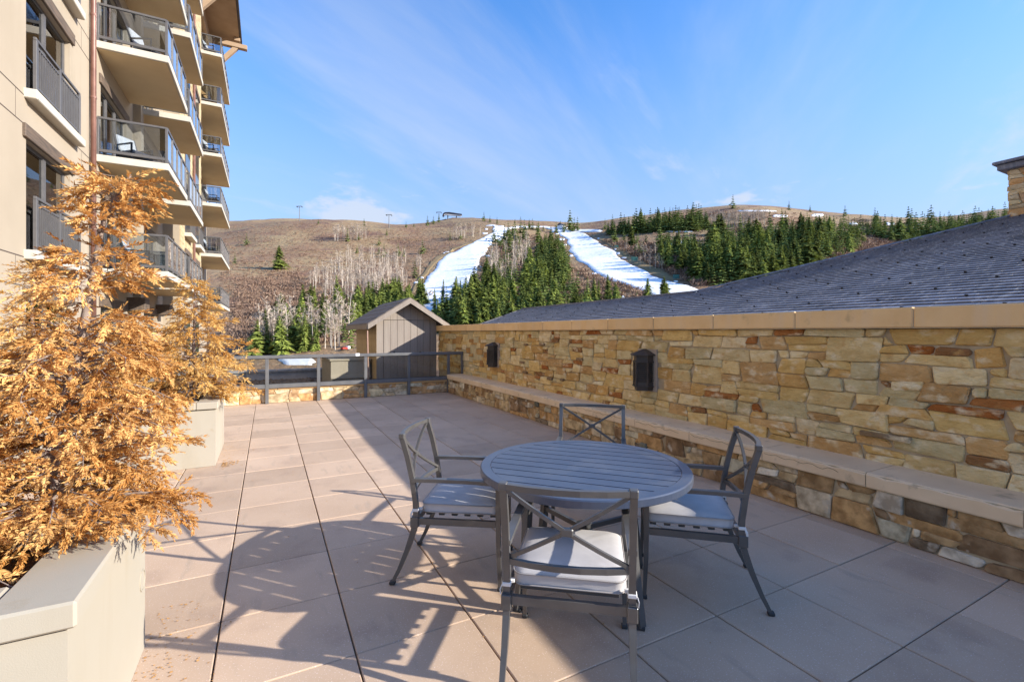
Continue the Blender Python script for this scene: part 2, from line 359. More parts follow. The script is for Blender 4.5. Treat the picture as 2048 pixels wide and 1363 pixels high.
# ------------------------------------------------------------------ stonework
def pack(nw, nh, sizes, rng):
    occ = np.zeros((nh, nw), bool); res = []
    for j in range(nh):
        for i in range(nw):
            if occ[j, i]: continue
            for _ in range(12):
                w, h = rng.choice(sizes)
                if i+w <= nw and j+h <= nh and not occ[j:j+h, i:i+w].any(): break
            else:
                w, h = 1, 1
                while i+w < nw and w < 3 and not occ[j, i+w]: w += 1
            occ[j:j+h, i:i+w] = True; res.append((i, j, w, h))
    return res
def hash2(i, j, s): 
    r = random.Random((i*7349+j*9151+s*131) & 0xffffff); return r.uniform(-1, 1), r.uniform(-1, 1)
def stone_mesh(poly, fn, proud, rng, gap=0.0045):
    c = np.mean(poly, 0); P = []
    n = len(poly)
    for k in range(n):
        p = np.array(poly[k], float); a = np.array(poly[k-1], float); b = np.array(poly[(k+1) % n], float)
        p = p+(c-p)/max(np.linalg.norm(c-p), 1e-6)*gap*1.4
        la = np.linalg.norm(a-p); lb = np.linalg.norm(b-p)
        ch = min(rng.uniform(0.004, 0.020), 0.3*la, 0.3*lb)
        P.append(p+(a-p)/la*ch); P.append(p+(b-p)/lb*ch)
    m = len(P); mb = MB(); vs = []
    ins = 0.009
    for q in P: vs.append(fn(q[0], q[1], -0.012))
    for q in P: vs.append(fn(q[0], q[1], proud-0.009+rng.uniform(-0.003, 0.003)))
    tilt = rng.uniform(-0.03, 0.03), rng.uniform(-0.03, 0.03)
    for q in P:
        r = q+(c-q)/max(np.linalg.norm(c-q), 1e-6)*ins*rng.uniform(0.7, 2.0)
        vs.append(fn(r[0], r[1], proud+tilt[0]*(r[0]-c[0])+tilt[1]*(r[1]-c[1])+rng.uniform(-0.002, 0.003)))
    vs.append(fn(c[0]+rng.uniform(-.02,.02), c[1]+rng.uniform(-.01,.01), proud+rng.uniform(0.001, 0.008)))
    fs = []
    for k in range(m):
        k2 = (k+1) % m
        fs.append((k, k2, m+k2, m+k)); fs.append((m+k, m+k2, 2*m+k2, 2*m+k)); fs.append((2*m+k, 2*m+k2, 3*m))
    return mb.add(vs, fs)
GOLD = [((0.52,0.36,0.13),20),((0.54,0.40,0.18),22),((0.56,0.44,0.23),14),((0.50,0.32,0.10),13),((0.46,0.38,0.20),12),((0.44,0.25,0.07),7),
        ((0.42,0.35,0.19),6),((0.60,0.49,0.30),7),((0.36,0.20,0.07),7),((0.44,0.26,0.10),8)]
RED = ((0.38,0.13,0.03), (0.42,0.17,0.05), (0.30,0.15,0.06), (0.09,0.08,0.075))
LOWC = [((0.48,0.36,0.20),14),((0.55,0.46,0.32),14),((0.36,0.22,0.10),10),((0.22,0.13,0.07),12),((0.13,0.095,0.07),5),((0.085,0.075,0.07),1.5),
        ((0.40,0.37,0.27),8),((0.46,0.26,0.10),8),((0.60,0.54,0.44),8)]
CURB = [((0.62,0.46,0.26),12),((0.66,0.55,0.38),12),((0.55,0.30,0.12),12),((0.48,0.38,0.24),10),((0.42,0.26,0.14),6)]
def pick(pal, rng):
    t = rng.uniform(0, sum(w for _, w in pal))
    for c, w in pal:
        t -= w
        if t <= 0: break
    k = rng.uniform(0.88, 1.12)*1.40; return tuple(min(0.86, (x*0.82+m_*0.18)*k) for x, m_ in zip(c, (0.50, 0.375, 0.20)))
def stonework(parent, fn, u0, u1, v0, v1, cu, cv, sizes, pal, m, seed, proud=(0.006, 0.030), holes=(), warp=0.35):
    rng = random.Random(seed); nw = round((u1-u0)/cu); nh = round((v1-v0)/cv); cu = (u1-u0)/nw; cv = (v1-v0)/nh
    def corner(i, j):
        dx, dy = hash2(i, j, seed); dx *= warp*cu; dy *= 0.22*cv
        if hash2(i, j, seed+5)[0] > 0.55: dx *= 1.7
        if i in (0, nw): dx = 0
        if j in (0, nh): dy = 0
        return (u0+i*cu+dx, v0+j*cv+dy)
    k = 0; far = MB(); cells = pack(nw, nh, sizes, rng)
    if len(cells) > 295: cells.sort(key=lambda q: q[0])
    for (i, j, w, h) in cells:
        cen = (u0+(i+w/2)*cu, v0+(j+h/2)*cv)
        if any(a < cen[0] < b and c < cen[1] < d for a, b, c, d in holes): continue
        poly = [corner(i, j), corner(i+w, j), corner(i+w, j+h), corner(i, j+h)]
        if k >= 292:
            sm_ = stone_mesh(poly, fn, rng.uniform(*proud), rng); far.add(sm_.v, sm_.f, rng.choice((0,0,1,1,2,3,3,4,5,6))); k += 1; continue
        o = PB(stone_mesh(poly, fn, rng.uniform(*proud), rng), 'stone', m, parent); small = w*h <= 4; c_ = rng.choice(RED[:3] if rng.random() < 0.85 else RED) if (pal is GOLD and small and rng.random() < 0.16) else pick(pal, rng); o.color = (*c_, 1); k += 1
    if far.v: tag(PB(far, 'far_stones', M['farstone'], parent), kind='stuff')
    return k

# ------------------------------------------------------------------ terrace floor
T = 0.61; XJ = 0.384; YJ = 1.768; RAILY = 11.6
BX = 4.20            # front face of the bench
WX = 4.62            # face of the stone wall
terr = STR(MB().box((-6.0, -7.0, -0.6), (WX+0.3, RAILY+0.16, -0.022)), 'terrace', M['paver_base'])
pm = {}
def paver(x0, x1, y0, y1):
    k = (round(x1-x0, 3), round(y1-y0, 3)); 
    if k not in pm: pm[k] = MB().cbox((-k[0]/2, -k[1]/2, -0.05), (k[0]/2, k[1]/2, 0), 0.004).mesh('paver', M['paver'])
    o = bpy.data.objects.new('paver', pm[k]); COL.objects.link(o); o.parent = terr
    o.location = Vector(((x0+x1)/2, (y0+y1)/2, random.Random(int(x0*100)*31+int(y0*100)).uniform(-0.0012, 0.0012)))-wloc(terr)
xs = [XJ+T*k for k in range(-8, 7)]+[BX+0.02]; ys = [YJ+T*k for k in range(-2, 17)]; ys = [y for y in ys if y < RAILY-0.1]+[RAILY+0.1]
g = 0.0042
nfar = MB()
for i in range(len(xs)-1):
    for j in range(len(ys)-1):
        x0, x1, y0, y1 = xs[i]+g, xs[i+1]-g, ys[j]+g*0.7, ys[j+1]-g*0.7
        if x1 < -4.4 or (x1 < -1.9 and y1 > 4.5) or (x1 < -1.6 and y1 < 2.2): nfar.cbox((x0,y0,-0.05),(x1,y1,0),0.004); continue
        paver(x0, x1, y0, y1)
yb = ys[0]
while yb > -6.5:
    for i in range(len(xs)-1): nfar.cbox((xs[i]+g, yb-T+g*0.7, -0.05), (xs[i+1]-g, yb-g*0.7, 0), 0.004)
    yb -= T
o = PB(nfar, 'paver_field', M['paver'], terr); o['kind'] = 'stuff'

# dry leaf bits blown on the pavers
rng = random.Random(4); lb = MB()
def bit(x, y, s):
    a = rng.uniform(0, 6.28); vs = []
    for k in range(5):
        q = a+k*1.2566; r = s*rng.uniform(0.4, 1.0); vs.append((x+math.cos(q)*r, y+math.sin(q)*r*0.6, 0.002+rng.uniform(0, s*0.5)))
    lb.add(vs, [(0,1,2,3,4)])
for _ in range(60): bit(rng.uniform(-0.5, 3.0), rng.uniform(1.6, 6), rng.uniform(0.004, 0.010))
for _ in range(70): 
    j = rng.choice([XJ-T, XJ, XJ+T, XJ+2*T]); bit(j+rng.uniform(-0.008, 0.008), rng.uniform(1.5, 7), rng.uniform(0.004, 0.009))
for _ in range(140):
    q = rng.uniform(0, 1); bit(-0.48+abs(rng.gauss(0, 0.08)), 6.52+rng.gauss(0, 0.09), rng.uniform(0.008, 0.016))
for _ in range(40): bit(-0.36+rng.gauss(0, 0.02), 2.05+rng.gauss(0, 0.03)-0.1, rng.uniform(0.003, 0.008))
for _ in range(160): bit(BX-0.03-abs(rng.gauss(0, 0.03)), rng.uniform(1.2, 9), rng.uniform(0.003, 0.008))
for _ in range(260): bit(-0.54+abs(rng.gauss(0, 0.16)), rng.uniform(1.7, 3.3), rng.uniform(0.004, 0.012))
for _ in range(120): bit(-0.54+abs(rng.gauss(0, 0.2)), rng.uniform(6.3, 8.2), rng.uniform(0.004, 0.012))
tag(lb.build('leaf_litter', M['leafbit']), 'bits of dry orange leaf scattered on the pavers', 'leaf litter', kind='stuff')

# ------------------------------------------------------------------ stone wall, right
WY0, WY1 = 1.0, 13.6
wall = thing('stone_wall', 'long golden fieldstone wall with sandstone coping behind the bench', 'wall', (WX+0.2, 6.0, 0))
PB(MB().box((WX+0.004, -6.0, -0.5), (WX+0.34, WY1, 1.60)), 'mortar_core', M['mortar'], wall)
SC1 = (on_X(1283, 4.5), 1.07); SC2 = (on_X(983, 4.5), 1.07)
holes = [(SC1[0]-0.16, SC1[0]+0.16, 0.80, 1.36), (SC2[0]-0.16, SC2[0]+0.16, 0.80, 1.36)]
SZ = [(3,1),(4,1),(2,1),(3,2),(4,2),(5,2),(3,1),(4,2),(2,2),(5,1),(4,3),(3,2),(2,1),(5,2),(3,2),(4,1)]
fw = lambda u, v, w: (WX-w, u, v)
nst = stonework(wall, fw, WY0, WY1, 0.455, 1.605, 0.098, 0.072, SZ, GOLD, M['stone'], 11, holes=holes)
# ledge stones standing out of the face
rng = random.Random(8)
for (px, py, ln) in ((1770, 872, .36), (1160, 718, .16), (1045, 724, .18), (1050, 744, .14), (1100, 757, .16), (1125, 759, .1), (1052, 689, .1), (1085, 688, .16)):
    y = on_X(px, WX-0.03); z = z_of(py, depth(WX-0.03, y))
    o = PB(MB().cbox((WX-0.06, y-ln/2, z-0.022), (WX+0.02, y+ln/2, z+0.022), 0.008), 'ledge_stone', M['stone'], wall); o.color = (0.30,0.20,0.11,1)
# coping stones
yj = [1.80+0.94*k for k in range(-2, 13)]+[WY1+0.03]
yj = [y for y in yj if y <= WY1+0.04]
for a, b in zip(yj[:-1], yj[1:]): PB(MB().cbox((WX-0.075, a+0.0045, 1.612), (WX+0.40, b-0.0045, 1.775), 0.008), 'coping_stone', M['cap'], wall)
PB(MB().box((WX-0.066, -6.0, 1.606), (WX+0.39, WY1+0.02, 1.757)), 'coping_mortar', M['mortar'], wall)
PB(MB().box((WX-0.07, -6.0, 1.611), (WX+0.395, -0.09, 1.775)), 'coping_stone', M['cap'], wall)
# unseen length of wall behind the camera keeps one plain face
# ------------------------------------------------------------------ stone bench
BH = 0.475
bench = thing('stone_bench', 'low stone bench with pale slab seat along the wall foot', 'bench', (BX+0.2, 6.0, 0))
PB(MB().box((BX+0.006, -6.0, -0.3), (WX+0.002, RAILY-0.02, 0.37)), 'mortar_core', M['mortar'], bench)
fb = lambda u, v, w: (BX-w, u, v)
SZL = [(2,1),(3,1),(4,2),(3,2),(2,2),(5,2),(3,3),(4,1),(5,1),(2,1),(4,3)]
stonework(bench, fb, 0.8, RAILY-0.03, 0.004, 0.362, 0.10, 0.074, SZL, LOWC, M['stone_low'], 23, proud=(0.006, 0.022))
for (px, py) in ((1076, 808), (1290, 891)):
    y = on_X(px, BX); z = z_of(py, depth(BX, y)); o = PB(MB().cbox((BX-0.05, y-0.055, z-0.04), (BX+0.02, y+0.055, z+0.04), 0.012), 'ledge_stone', M['stone_low'], bench); o.color = (0.22,0.21,0.15,1)
yj = [1.95+0.865*k for k in range(-2, 12)]; yj = [y for y in yj if y < RAILY-0.3]+[RAILY+0.0]
for q, (a, b) in enumerate(zip(yj[:-1], yj[1:])):
    rng = random.Random(70+q); mb = MB()
    # slab with an uneven broken arris along the front
    n = 14; xf = BX-0.045; vs = []
    prof = [(WX+0.0, 0.362), (xf+0.004, 0.362), (xf, 0.372), (xf, None), (None, BH), (WX+0.0, BH)]
    for k in range(n+1):
        y = a+0.004+(b-a-0.008)*k/n; dz = BH-0.014-abs(rng.gauss(0, 0.006)); dx = xf+0.012+abs(rng.gauss(0, 0.005))
        for (x, z) in prof: vs.append((x if x is not None else dx, y, z if z is not None else dz))
    fs = [tuple(range(6)), tuple(6*n+k for k in range(6))[::-1]]
    for k in range(n):
        for e in range(6): fs.append((6*k+e, 6*k+(e+1) % 6, 6*k+6+(e+1) % 6, 6*k+6+e)[::-1])
    PB(mb.add(vs, fs), 'seat_slab', M['bench'], bench)
PB(MB().box((BX-0.038, -6.0, 0.358), (WX, RAILY-0.02, BH-0.008)), 'slab_mortar', M['mortar'], bench)
# hairline cracks that open along the arris of the seat slabs
for q, (a, b) in enumerate(zip(yj[:-1], yj[1:])):
    if q > 6 or q == 1: continue
    rng = random.Random(900+q); z = BH-0.03; pts = []
    y0 = a+rng.uniform(0.02, 0.2); y1 = b-0.02
    n = 16
    for k in range(n+1):
        z = BH-0.022-0.022*abs(math.sin(k*0.8+q))-rng.uniform(0, 0.012); pts.append((BX-0.0452, y0+(y1-y0)*k/n, z))
    PB(MB().sweep(pts, 0.0024, 0.0024), 'crack', M['crack'], bench)

# ------------------------------------------------------------------ louvred wall lanterns
def lantern(yc, label):
    t = thing('wall_lantern', label, 'wall lantern', (WX, yc, 1.07), 0, 'louvred lanterns on the stone wall')
    PB(MB().cbox((WX-0.035, yc-0.19, 0.775), (WX+0.01, yc+0.17, 1.345), 0.005), 'back_plate', M['plate'], t)
    xb = WX-0.036
    def ring(s, x0=0.0): return [(xb+x0, yc-0.135*s), (xb-0.10*s, yc-0.135*s), (xb-0.20*s, yc-0.0*s-0.02), (xb-0.10*s, yc+0.135*s), (xb+x0, yc+0.135*s)]
    PB(MB().prism(ring(0.86), 0.815, 1.255), 'core', M['lantern'], t)
    b = MB()
    for (z0, z1, s) in ((0.79, 0.845, 0.93), (0.845, 0.905, 0.97), (1.185, 1.265, 0.97)): b.prism(ring(s), z0, z1)
    b.prism(ring(1.12), 0.842, 0.854); b.prism(ring(1.08), 1.172, 1.186)
    PB(b, 'frame_band', M['lantern'], t)
    pts = ring(0.97)
    for (x, y) in pts[1:4]: PB(MB().cbox((x-0.012, y-0.012, 0.85), (x+0.012, y+0.012, 1.19), 0.003), 'corner_post', M['lantern'], t)
    for k in range(10):
        z = 0.925+k*0.026; mb = MB()
        for (p, q) in zip(pts[:-1], pts[1:]): mb.sweep([(p[0], p[1], z), (q[0], q[1], z)], 0.020, 0.007)
        PB(mb, 'louvre', M['lantern'], t)
    r = ring(1.28); ap = (xb-0.05, yc, 1.350); vs = [(x, y, 1.262) for x, y in r]+[(x, y, 1.276) for x, y in r]+[ap, (xb, yc, 1.350)]
    fs = [(0,1,2,3,4)[::-1]]+[(k,k+1,k+6,k+5) for k in range(4)]+[(5,6,10,11),(6,7,10),(7,8,10),(8,9,11,10)]
    PB(MB().add(vs, fs), 'roof_cap', M['lantern'], t)
lantern(SC1[0], 'nearer black louvred wall lantern with pyramid cap, above the round table')
lantern(SC2[0], 'farther black louvred wall lantern with pyramid cap, beside the railing')

# ------------------------------------------------------------------ railing with glass and the stone curb behind it
rl = thing('glass_railing', 'grey metal railing with smoked glass panels at the terrace end', 'railing', (1.0, RAILY, 0))
posts = [4.20-1.053*k for k in range(0, 9)]
RT = 1.062
for x in posts: 
    PB(MB().cbox((x-0.035, RAILY-0.03, 0.0), (x+0.035, RAILY+0.03, RT-0.07), 0.005), 'post', M['railgrey'], rl)
PB(MB().cbox((4.555, RAILY-0.03, 0.36), (4.615, RAILY+0.03, RT-0.07), 0.005), 'post', M['railgrey'], rl)
PB(MB().cbox((posts[-1]-0.05, RAILY-0.045, RT-0.07), (4.615, RAILY+0.045, RT), 0.006), 'top_rail', M['railgrey'], rl)
px_ = posts+[]
ends = sorted(posts)+[4.585]
for a, b in zip(ends[:-1], ends[1:]):
    PB(MB().cbox((a+0.035, RAILY-0.025, 0.335), (b-0.035, RAILY+0.025, 0.425), 0.005), 'bottom_rail', M['railgrey'], rl)
    PB(MB().box((a+0.04, RAILY-0.004, 0.43), (b-0.04, RAILY+0.004, RT-0.075)), 'glass_panel', M['glass_low'], rl)
    for zg_ in (0.426, RT-0.082): PB(MB().box((a+0.036, RAILY-0.010, zg_), (b-0.036, RAILY+0.010, zg_+0.011)), 'gasket', M['foot'], rl)
tag(MB().cbox((on_Y(715, RAILY)-0.05, RAILY-0.05, RT-0.055), (on_Y(715, RAILY)+0.04, RAILY-0.0465, RT+0.012), 0.001).build('paper_tag', M['white']), 'small white paper tag on the railing top', 'tag')
curb = thing('stone_curb', 'low pale stone curb running behind the railing posts', 'curb', (1.0, RAILY+0.2, 0))
CY = RAILY+0.06
PB(MB().box((-4.3, CY+0.004, -0.3), (WX, CY+0.3, 0.285)), 'mortar_core', M['mortar'], curb)
fc = lambda u, v, w: (u, CY-w, v)
stonework(curb, fc, -1.4, WX-0.02, 0.004, 0.285, 0.12, 0.094, [(2,1),(3,1),(2,2),(3,2),(1,1),(4,2),(2,1)], CURB, M['stone_low'], 5, proud=(0.005, 0.018))
for k in range(8): PB(MB().cbox((-4.2+1.1*k+0.004, CY-0.03, 0.29), (min(-4.2+1.1*k+1.096, WX-0.004), CY+0.33, 0.33), 0.006), 'coping_stone', M['cap'], curb)

# ------------------------------------------------------------------ planters
def planter(y0, y1, xr, xl, label, disc=False):
    t = thing('planter', label, 'planter', ((xr+xl)/2, (y0+y1)/2, 0), 0, 'cream stucco planters')
    b = MB(); th = 0.13
    b.box((xr-th, y0, 0.002), (xr, y1, 0.66)).box((xl, y0, 0.002), (xr-th, y0+th, 0.66)).box((xl, y1-th, 0.002), (xr-th, y1, 0.66))
    b.box((xl-0.0, y0+th, 0.002), (xl+th, y1-th, 0.66)); PB(b, 'wall', M['stucco'], t)
    # reveal and rim
    r = MB(); e = 0.028; z0, z1 = 0.672, 0.755; tw = 0.19
    r.cbox((xr-tw, y0-e, z0), (xr+e, y1+e, z1), 0.008)
    r.cbox((xl, y0-e, z0), (xr-tw-0.002, y0+tw, z1), 0.008); r.cbox((xl, y1-tw, z0), (xr-tw-0.002, y1+e, z1), 0.008)
    PB(r, 'rim', M['stucco'], t)
    PB(MB().box((xl+0.02, y0+0.012, 0.655), (xr-0.012, y0+0.1, 0.675)).box((xr-0.1, y0+0.1, 0.655), (xr-0.012, y1-0.012, 0.675)).box((xl+0.02, y1-0.1, 0.655), (xr-0.1, y1-0.012, 0.675)), 'reveal', M['joint'], t)
    s = MB(); nx, ny = 40, 12; q = random.Random(3)
    vs = [(xl+0.1+(xr-xl-0.22)*i/nx, y0+0.12+(y1-y0-0.24)*j/ny, 0.635+q.uniform(-0.012, 0.015)) for j in range(ny+1) for i in range(nx+1)]
    fs = [(j*(nx+1)+i, j*(nx+1)+i+1, (j+1)*(nx+1)+i+1, (j+1)*(nx+1)+i) for j in range(ny) for i in range(nx)]
    PB(s.add(vs, fs), 'soil', M['soil'], t, True)
    if disc:
        mb = MB(); yc = on_X(290, xr)-0.06; zc = 0.36
        for (r0, r1, w) in ((0.045, 0.052, 0.004),):
            vs = []; n = 24
            for k in range(n):
                a = 2*math.pi*k/n
                for (rr, ww) in ((r0, 0), (r0, w), (r1, w), (r1, 0)): vs.append((xr+ww, yc+rr*math.cos(a), zc+rr*math.sin(a)))
            fs = [(4*k+e, 4*k+(e+1) % 4, 4*((k+1) % n)+(e+1) % 4, 4*((k+1) % n)+e) for k in range(n) for e in range(4)]
            mb.add(vs, fs)
        PB(mb, 'embossed_disc', M['stucco'], t)
    return t
PXR = -0.545
planter(1.905, 2.93, PXR, -4.1, 'near cream stucco planter with thick rim holding the tall orange shrub', True)
planter(6.50, 7.72, PXR, -4.1, 'far cream stucco planter in front of the railing', False)

# ------------------------------------------------------------------ what lies just past the railing
STR(MB().box((-4.19, CY+0.31, -0.9), (9.0, 19.0, -0.05)), 'roof_bed', M['bed'])
rng = random.Random(12); mb = MB()
for _ in range(1500):
    x = rng.uniform(-4, 2.6); y = rng.uniform(CY+0.4, 18.5); s = rng.uniform(0.02, 0.07); a = rng.uniform(0, 3.14)
    c, q = math.cos(a)*s, math.sin(a)*s
    mb.add([(x-c, y-q, -0.045), (x+q*.4, y-c*.4, -0.045), (x+c, y+q, -0.04), (x-q*.4, y+c*.4, -0.045), (x, y, -0.045+s*0.7)], [(0,1,4),(1,2,4),(2,3,4),(3,0,4)])
tag(mb.build('bark_chips', M['bed']), 'loose brown bark chips past the glass railing', 'bark chips', kind='stuff')
pw = thing('parapet', 'low grey parapet across the planted roof beyond the railing', 'parapet', (-1, 18.2, -0.05))
PB(MB().box((-4.15, 18.0, -0.06), (2.5, 18.3, 0.20)), 'wall', M['grey_wall'], pw)
for k in range(6): PB(MB().cbox((-4.15+1.11*k+0.005, 17.95, 0.203), (-4.15+1.11*(k+1)-0.005, 18.35, 0.28), 0.008), 'cap', M['grey_wall'], pw)
bl = thing('service_block', 'pale beige low service block beside the shed', 'block', (2.1, 15.2, -0.05))
x0 = on_Y(661, 14.2); 
PB(MB().cbox((x0, 14.2, -0.06), (2.70, 16.6, 0.74), 0.01), 'wall', M['stucco'], bl)
PB(MB().cbox((x0-0.03, 14.17, 0.743), (2.72, 16.63, 0.80), 0.01), 'cap', M['stucco'], bl)
PB(MB().cbox((x0+0.0, 14.14, 0.24), (2.70, 14.197, 0.32), 0.004), 'ledge', M['stucco'], bl)

# ------------------------------------------------------------------ shed
SY = 13.62; SX0 = on_Y(753, SY); SX1 = on_Y(873, SY); SXM = (SX0+SX1)/2; SD = 3.4
shed = thing('shed', 'taupe board shed with gable roof beyond the railing', 'shed', (SXM, SY+SD/2, -0.05))
EZ = z_of(641, depth(SX0, SY)); RZ = z_of(596, depth(SXM, SY-0.3)); 
slope = (RZ-EZ)/(SXM-SX0+0.12)
PB(MB().add([(SX0+.02,SY+.04,-0.06),(SX1-.02,SY+.04,-0.06),(SX1-.02,SY+.04,EZ),(SXM,SY+.04,RZ-0.10),(SX0+.02,SY+.04,EZ),
             (SX0+.02,SY+SD,-0.06),(SX1-.02,SY+SD,-0.06),(SX1-.02,SY+SD,EZ),(SXM,SY+SD,RZ-0.10),(SX0+.02,SY+SD,EZ)],
            [(0,1,2,3,4),(9,8,7,6,5),(1,6,7,2),(5,0,4,9),(4,3,8,9),(3,2,7,8),(0,5,6,1)]), 'wall_core', M['joint'], shed)
nb = 9; wj = (SX1-SX0)/nb; DZ = z_of(640, depth(SXM, SY))
def gz(x): return EZ+ (RZ-0.12-EZ)*(1-abs(x-SXM)/(SXM-SX0))
for k in range(nb):
    a, b = SX0+wj*k+0.003, SX0+wj*(k+1)-0.003; edge = k in (0, nb-1)
    lo = -0.055 if edge else DZ+0.008
    mid = [(a, gz(a)), (b, gz(b))]
    if a < SXM < b: mid = [(a, gz(a)), (SXM, gz(SXM)), (b, gz(b))]
    poly = [(a, lo), (b, lo)]+mid[::-1]; n = len(poly)
    vs = [(x, SY, z) for x, z in poly]+[(x, SY+0.035, z) for x, z in poly]
    PB(MB().add(vs, [tuple(range(n)), tuple(range(n, 2*n))[::-1]]+[(i, n+i, n+(i+1) % n, (i+1) % n) for i in range(n)]), 'wall_board', M['board'], shed)
d0, d1 = SX0+wj+0.008, SX1-wj-0.008
door = PB(MB().box((d0, SY+0.022, -0.05), (d1, SY+0.038, DZ)), 'door', M['joint'], shed)
for k in range(7):
    w = (d1-d0)/7; PB(MB().cbox((d0+w*k+0.003, SY+0.003, -0.05), (d0+w*(k+1)-0.003, SY+0.021, DZ-0.004), 0.003), 'board', M['board'], door)
for px in (788, 840): 
    x = on_Y(px, SY); z = z_of(704, depth(x, SY)); PB(MB().tube([(x, SY-0.035, z), (x, SY+0.002, z)], 0.028, 10), 'knob', M['lantern'], door)
for k in range(11):
    z = -0.05+k*(EZ+0.03)/11; PB(MB().cbox((SX0-0.005, SY+0.002, z+0.002), (SX0+0.018, SY+SD-0.01, z+(EZ+0.03)/11-0.002), 0.003), 'side_board', M['sideboard'], shed)
ov = 0.30; fo = 0.32
for sd in (-1, 1):
    e = SXM+sd*(SXM-SX0+ov); ez = RZ+0.02-slope*(SXM-SX0+ov); th = 0.07
    y0, y1 = SY-fo, SY+SD+0.25
    vs = [(SXM,y0,RZ+0.02),(e,y0,ez),(e,y0,ez-th),(SXM,y0,RZ+0.02-th)]; vs += [(x,y1,z) for x,_,z in vs]
    rf = PB(MB().add(vs, [(0,1,2,3),(7,6,5,4),(0,4,5,1),(1,5,6,2),(2,6,7,3),(3,7,4,0)]), 'roof_slope', M['shedroof'], shed)
    for k in range(5):      # roofing courses
        f0, f1 = k/5, (k+1)/5
        xa, xb = SXM+(e-SXM)*f0, SXM+(e-SXM)*f1-0.004*sd; za, zb = RZ+0.022-(RZ+0.02-ez)*f0, RZ+0.022-(RZ+0.02-ez)*f1
        vs = [(xa,y0-0.005,za+0.004),(xb,y0-0.005,zb+0.016),(xb,y1,zb+0.016),(xa,y1,za+0.004),(xa,y0-0.005,za),(xb,y0-0.005,zb),(xb,y1,zb),(xa,y1,za)]
        PB(MB().add(vs, [(0,1,2,3),(7,6,5,4),(0,4,5,1),(1,5,6,2),(2,6,7,3),(3,7,4,0)]), 'roof_course', M['shedroof'], rf)
    bz = 0.17
    vs = [(SXM,y0-0.03,RZ+0.005),(e,y0-0.03,ez-0.012),(e,y0-0.03,ez-bz+0.02),(SXM,y0-0.03,RZ-bz+0.02)]; vs += [(x,y0-0.002,z) for x,_,z in vs]
    PB(MB().add(vs, [(0,1,2,3),(7,6,5,4),(0,4,5,1),(1,5,6,2),(2,6,7,3),(3,7,4,0)]), 'barge_board', M['board'], shed)
    PB(MB().cbox((min(e, e+sd*0.025), y0, ez-0.15), (max(e, e+sd*0.025), y1, ez-0.012), 0.003), 'fascia', M['board'], shed)
xr_ = on_Y(737, SY-0.6)
tag(MB().tube([(xr_, SY-0.6, -0.04), (xr_-0.02, SY-0.55, z_of(661, depth(xr_, SY-0.6)))], 0.018, 8).build('marker_rod', M['pinkrod']), 'thin pinkish rod standing beside the shed wall', 'rod')

# ------------------------------------------------------------------ lodge with the shingle roof
TP = 0.30; EX = 5.02; EZR = 1.66
def rz_(x): return EZR+TP*(x-EX)
PIT = math.atan(TP)
poly_roof = [(EX-0.05, -4.0), (EX-0.05, 12.45), (7.2, 13.0), (7.32, 6.35), (9.25, 4.85), (11.7, 3.0), (15.0, 0.5), (15.0, -4.0)]
lodge = thing('lodge', 'lodge building with large dark grey shingle roof behind the wall', 'building', (9.0, 4.0, -11.5))
n = len(poly_roof)
vs = [(x, y, rz_(x)-0.012) for x, y in poly_roof]+[(x, y, rz_(x)-0.15) for x, y in poly_roof]
deck = PB(MB().add(vs, [tuple(range(n))[::-1], tuple(range(n, 2*n))]+[(i, (i+1) % n, n+(i+1) % n, n+i) for i in range(n)]), 'roof_slope', M['slate'], lodge)
# far slopes falling away behind the ridges
b = MB()
b.add([(7.2,13.0,rz_(7.2)-.013),(7.32,6.35,rz_(7.32)-.013),(9.4,6.35,rz_(7.32)-.6),(9.4,13.0,rz_(7.32)-.6)], [(0,1,2,3)])
b.add([(7.32,6.35,rz_(7.32)-.013),(9.25,4.85,rz_(9.25)-.013),(11.7,3.0,rz_(11.7)-.013),(15,.5,rz_(15)-.013),(15,6.8,rz_(7.32)-.8),(9.4,6.8,rz_(7.32)-.8)], [(0,1,2,3,4,5)])
PB(b, 'back_slope', M['slate'], lodge)
PB(MB().box((EX+0.0, -4.0, -11.5), (9.0, 12.2, 1.45)).box((9.0, -4.0, -11.5), (15, 5.0, 1.45)), 'wall', M['concrete'], lodge)
def inside(x, y):
    c = False
    for i in range(n):
        (xa, ya), (xb, yb) = poly_roof[i], poly_roof[i-1]
        if (ya > y) != (yb > y) and x < (xb-xa)*(y-ya)/(yb-ya)+xa: c = not c
    return c
rng = random.Random(31); EXPO = 0.125; sh = []; guards = []
for r in range(0, 90):
    s = r*EXPO; x = EX+s*math.cos(PIT); y = -3.9+rng.uniform(0, 0.3); k = 0
    while y < 13.0:
        w = rng.choice((0.22, 0.27, 0.32, 0.38)); yc = y+w/2
        if inside(x+0.06, yc) and inside(x+0.06, yc+w*0.3) and depth(x, yc) > 0.5 and abs((x*CA-yc*SA)/depth(x, yc)) < 1.35: sh.append((x, yc, rz_(x), w, rng.uniform(-0.35, 1.0)))
        y += w+0.006
    if r % 3 == 1:
        y = -3.5+(0.0 if (r//3) % 2 else 0.36)
        while y < 12.8:
            if inside(x+0.05, y) and depth(x, y) > 0.5 and (x*CA-y*SA)/depth(x, y) < 1.2: guards.append((x, y, rz_(x)))
            y += 0.72
def shingle_mb(w):
    Lg = EXPO*1.25
    return MB().add([(0,-w/2,0.023),(Lg,-w/2,0.003),(Lg,w/2,0.003),(0,w/2,0.023),(0,-w/2,0.001),(Lg,-w/2,-0.004),(Lg,w/2,-0.004),(0,w/2,0.001)],
                    [(0,1,2,3),(7,6,5,4),(0,4,5,1),(1,5,6,2),(2,6,7,3),(3,7,4,0)])
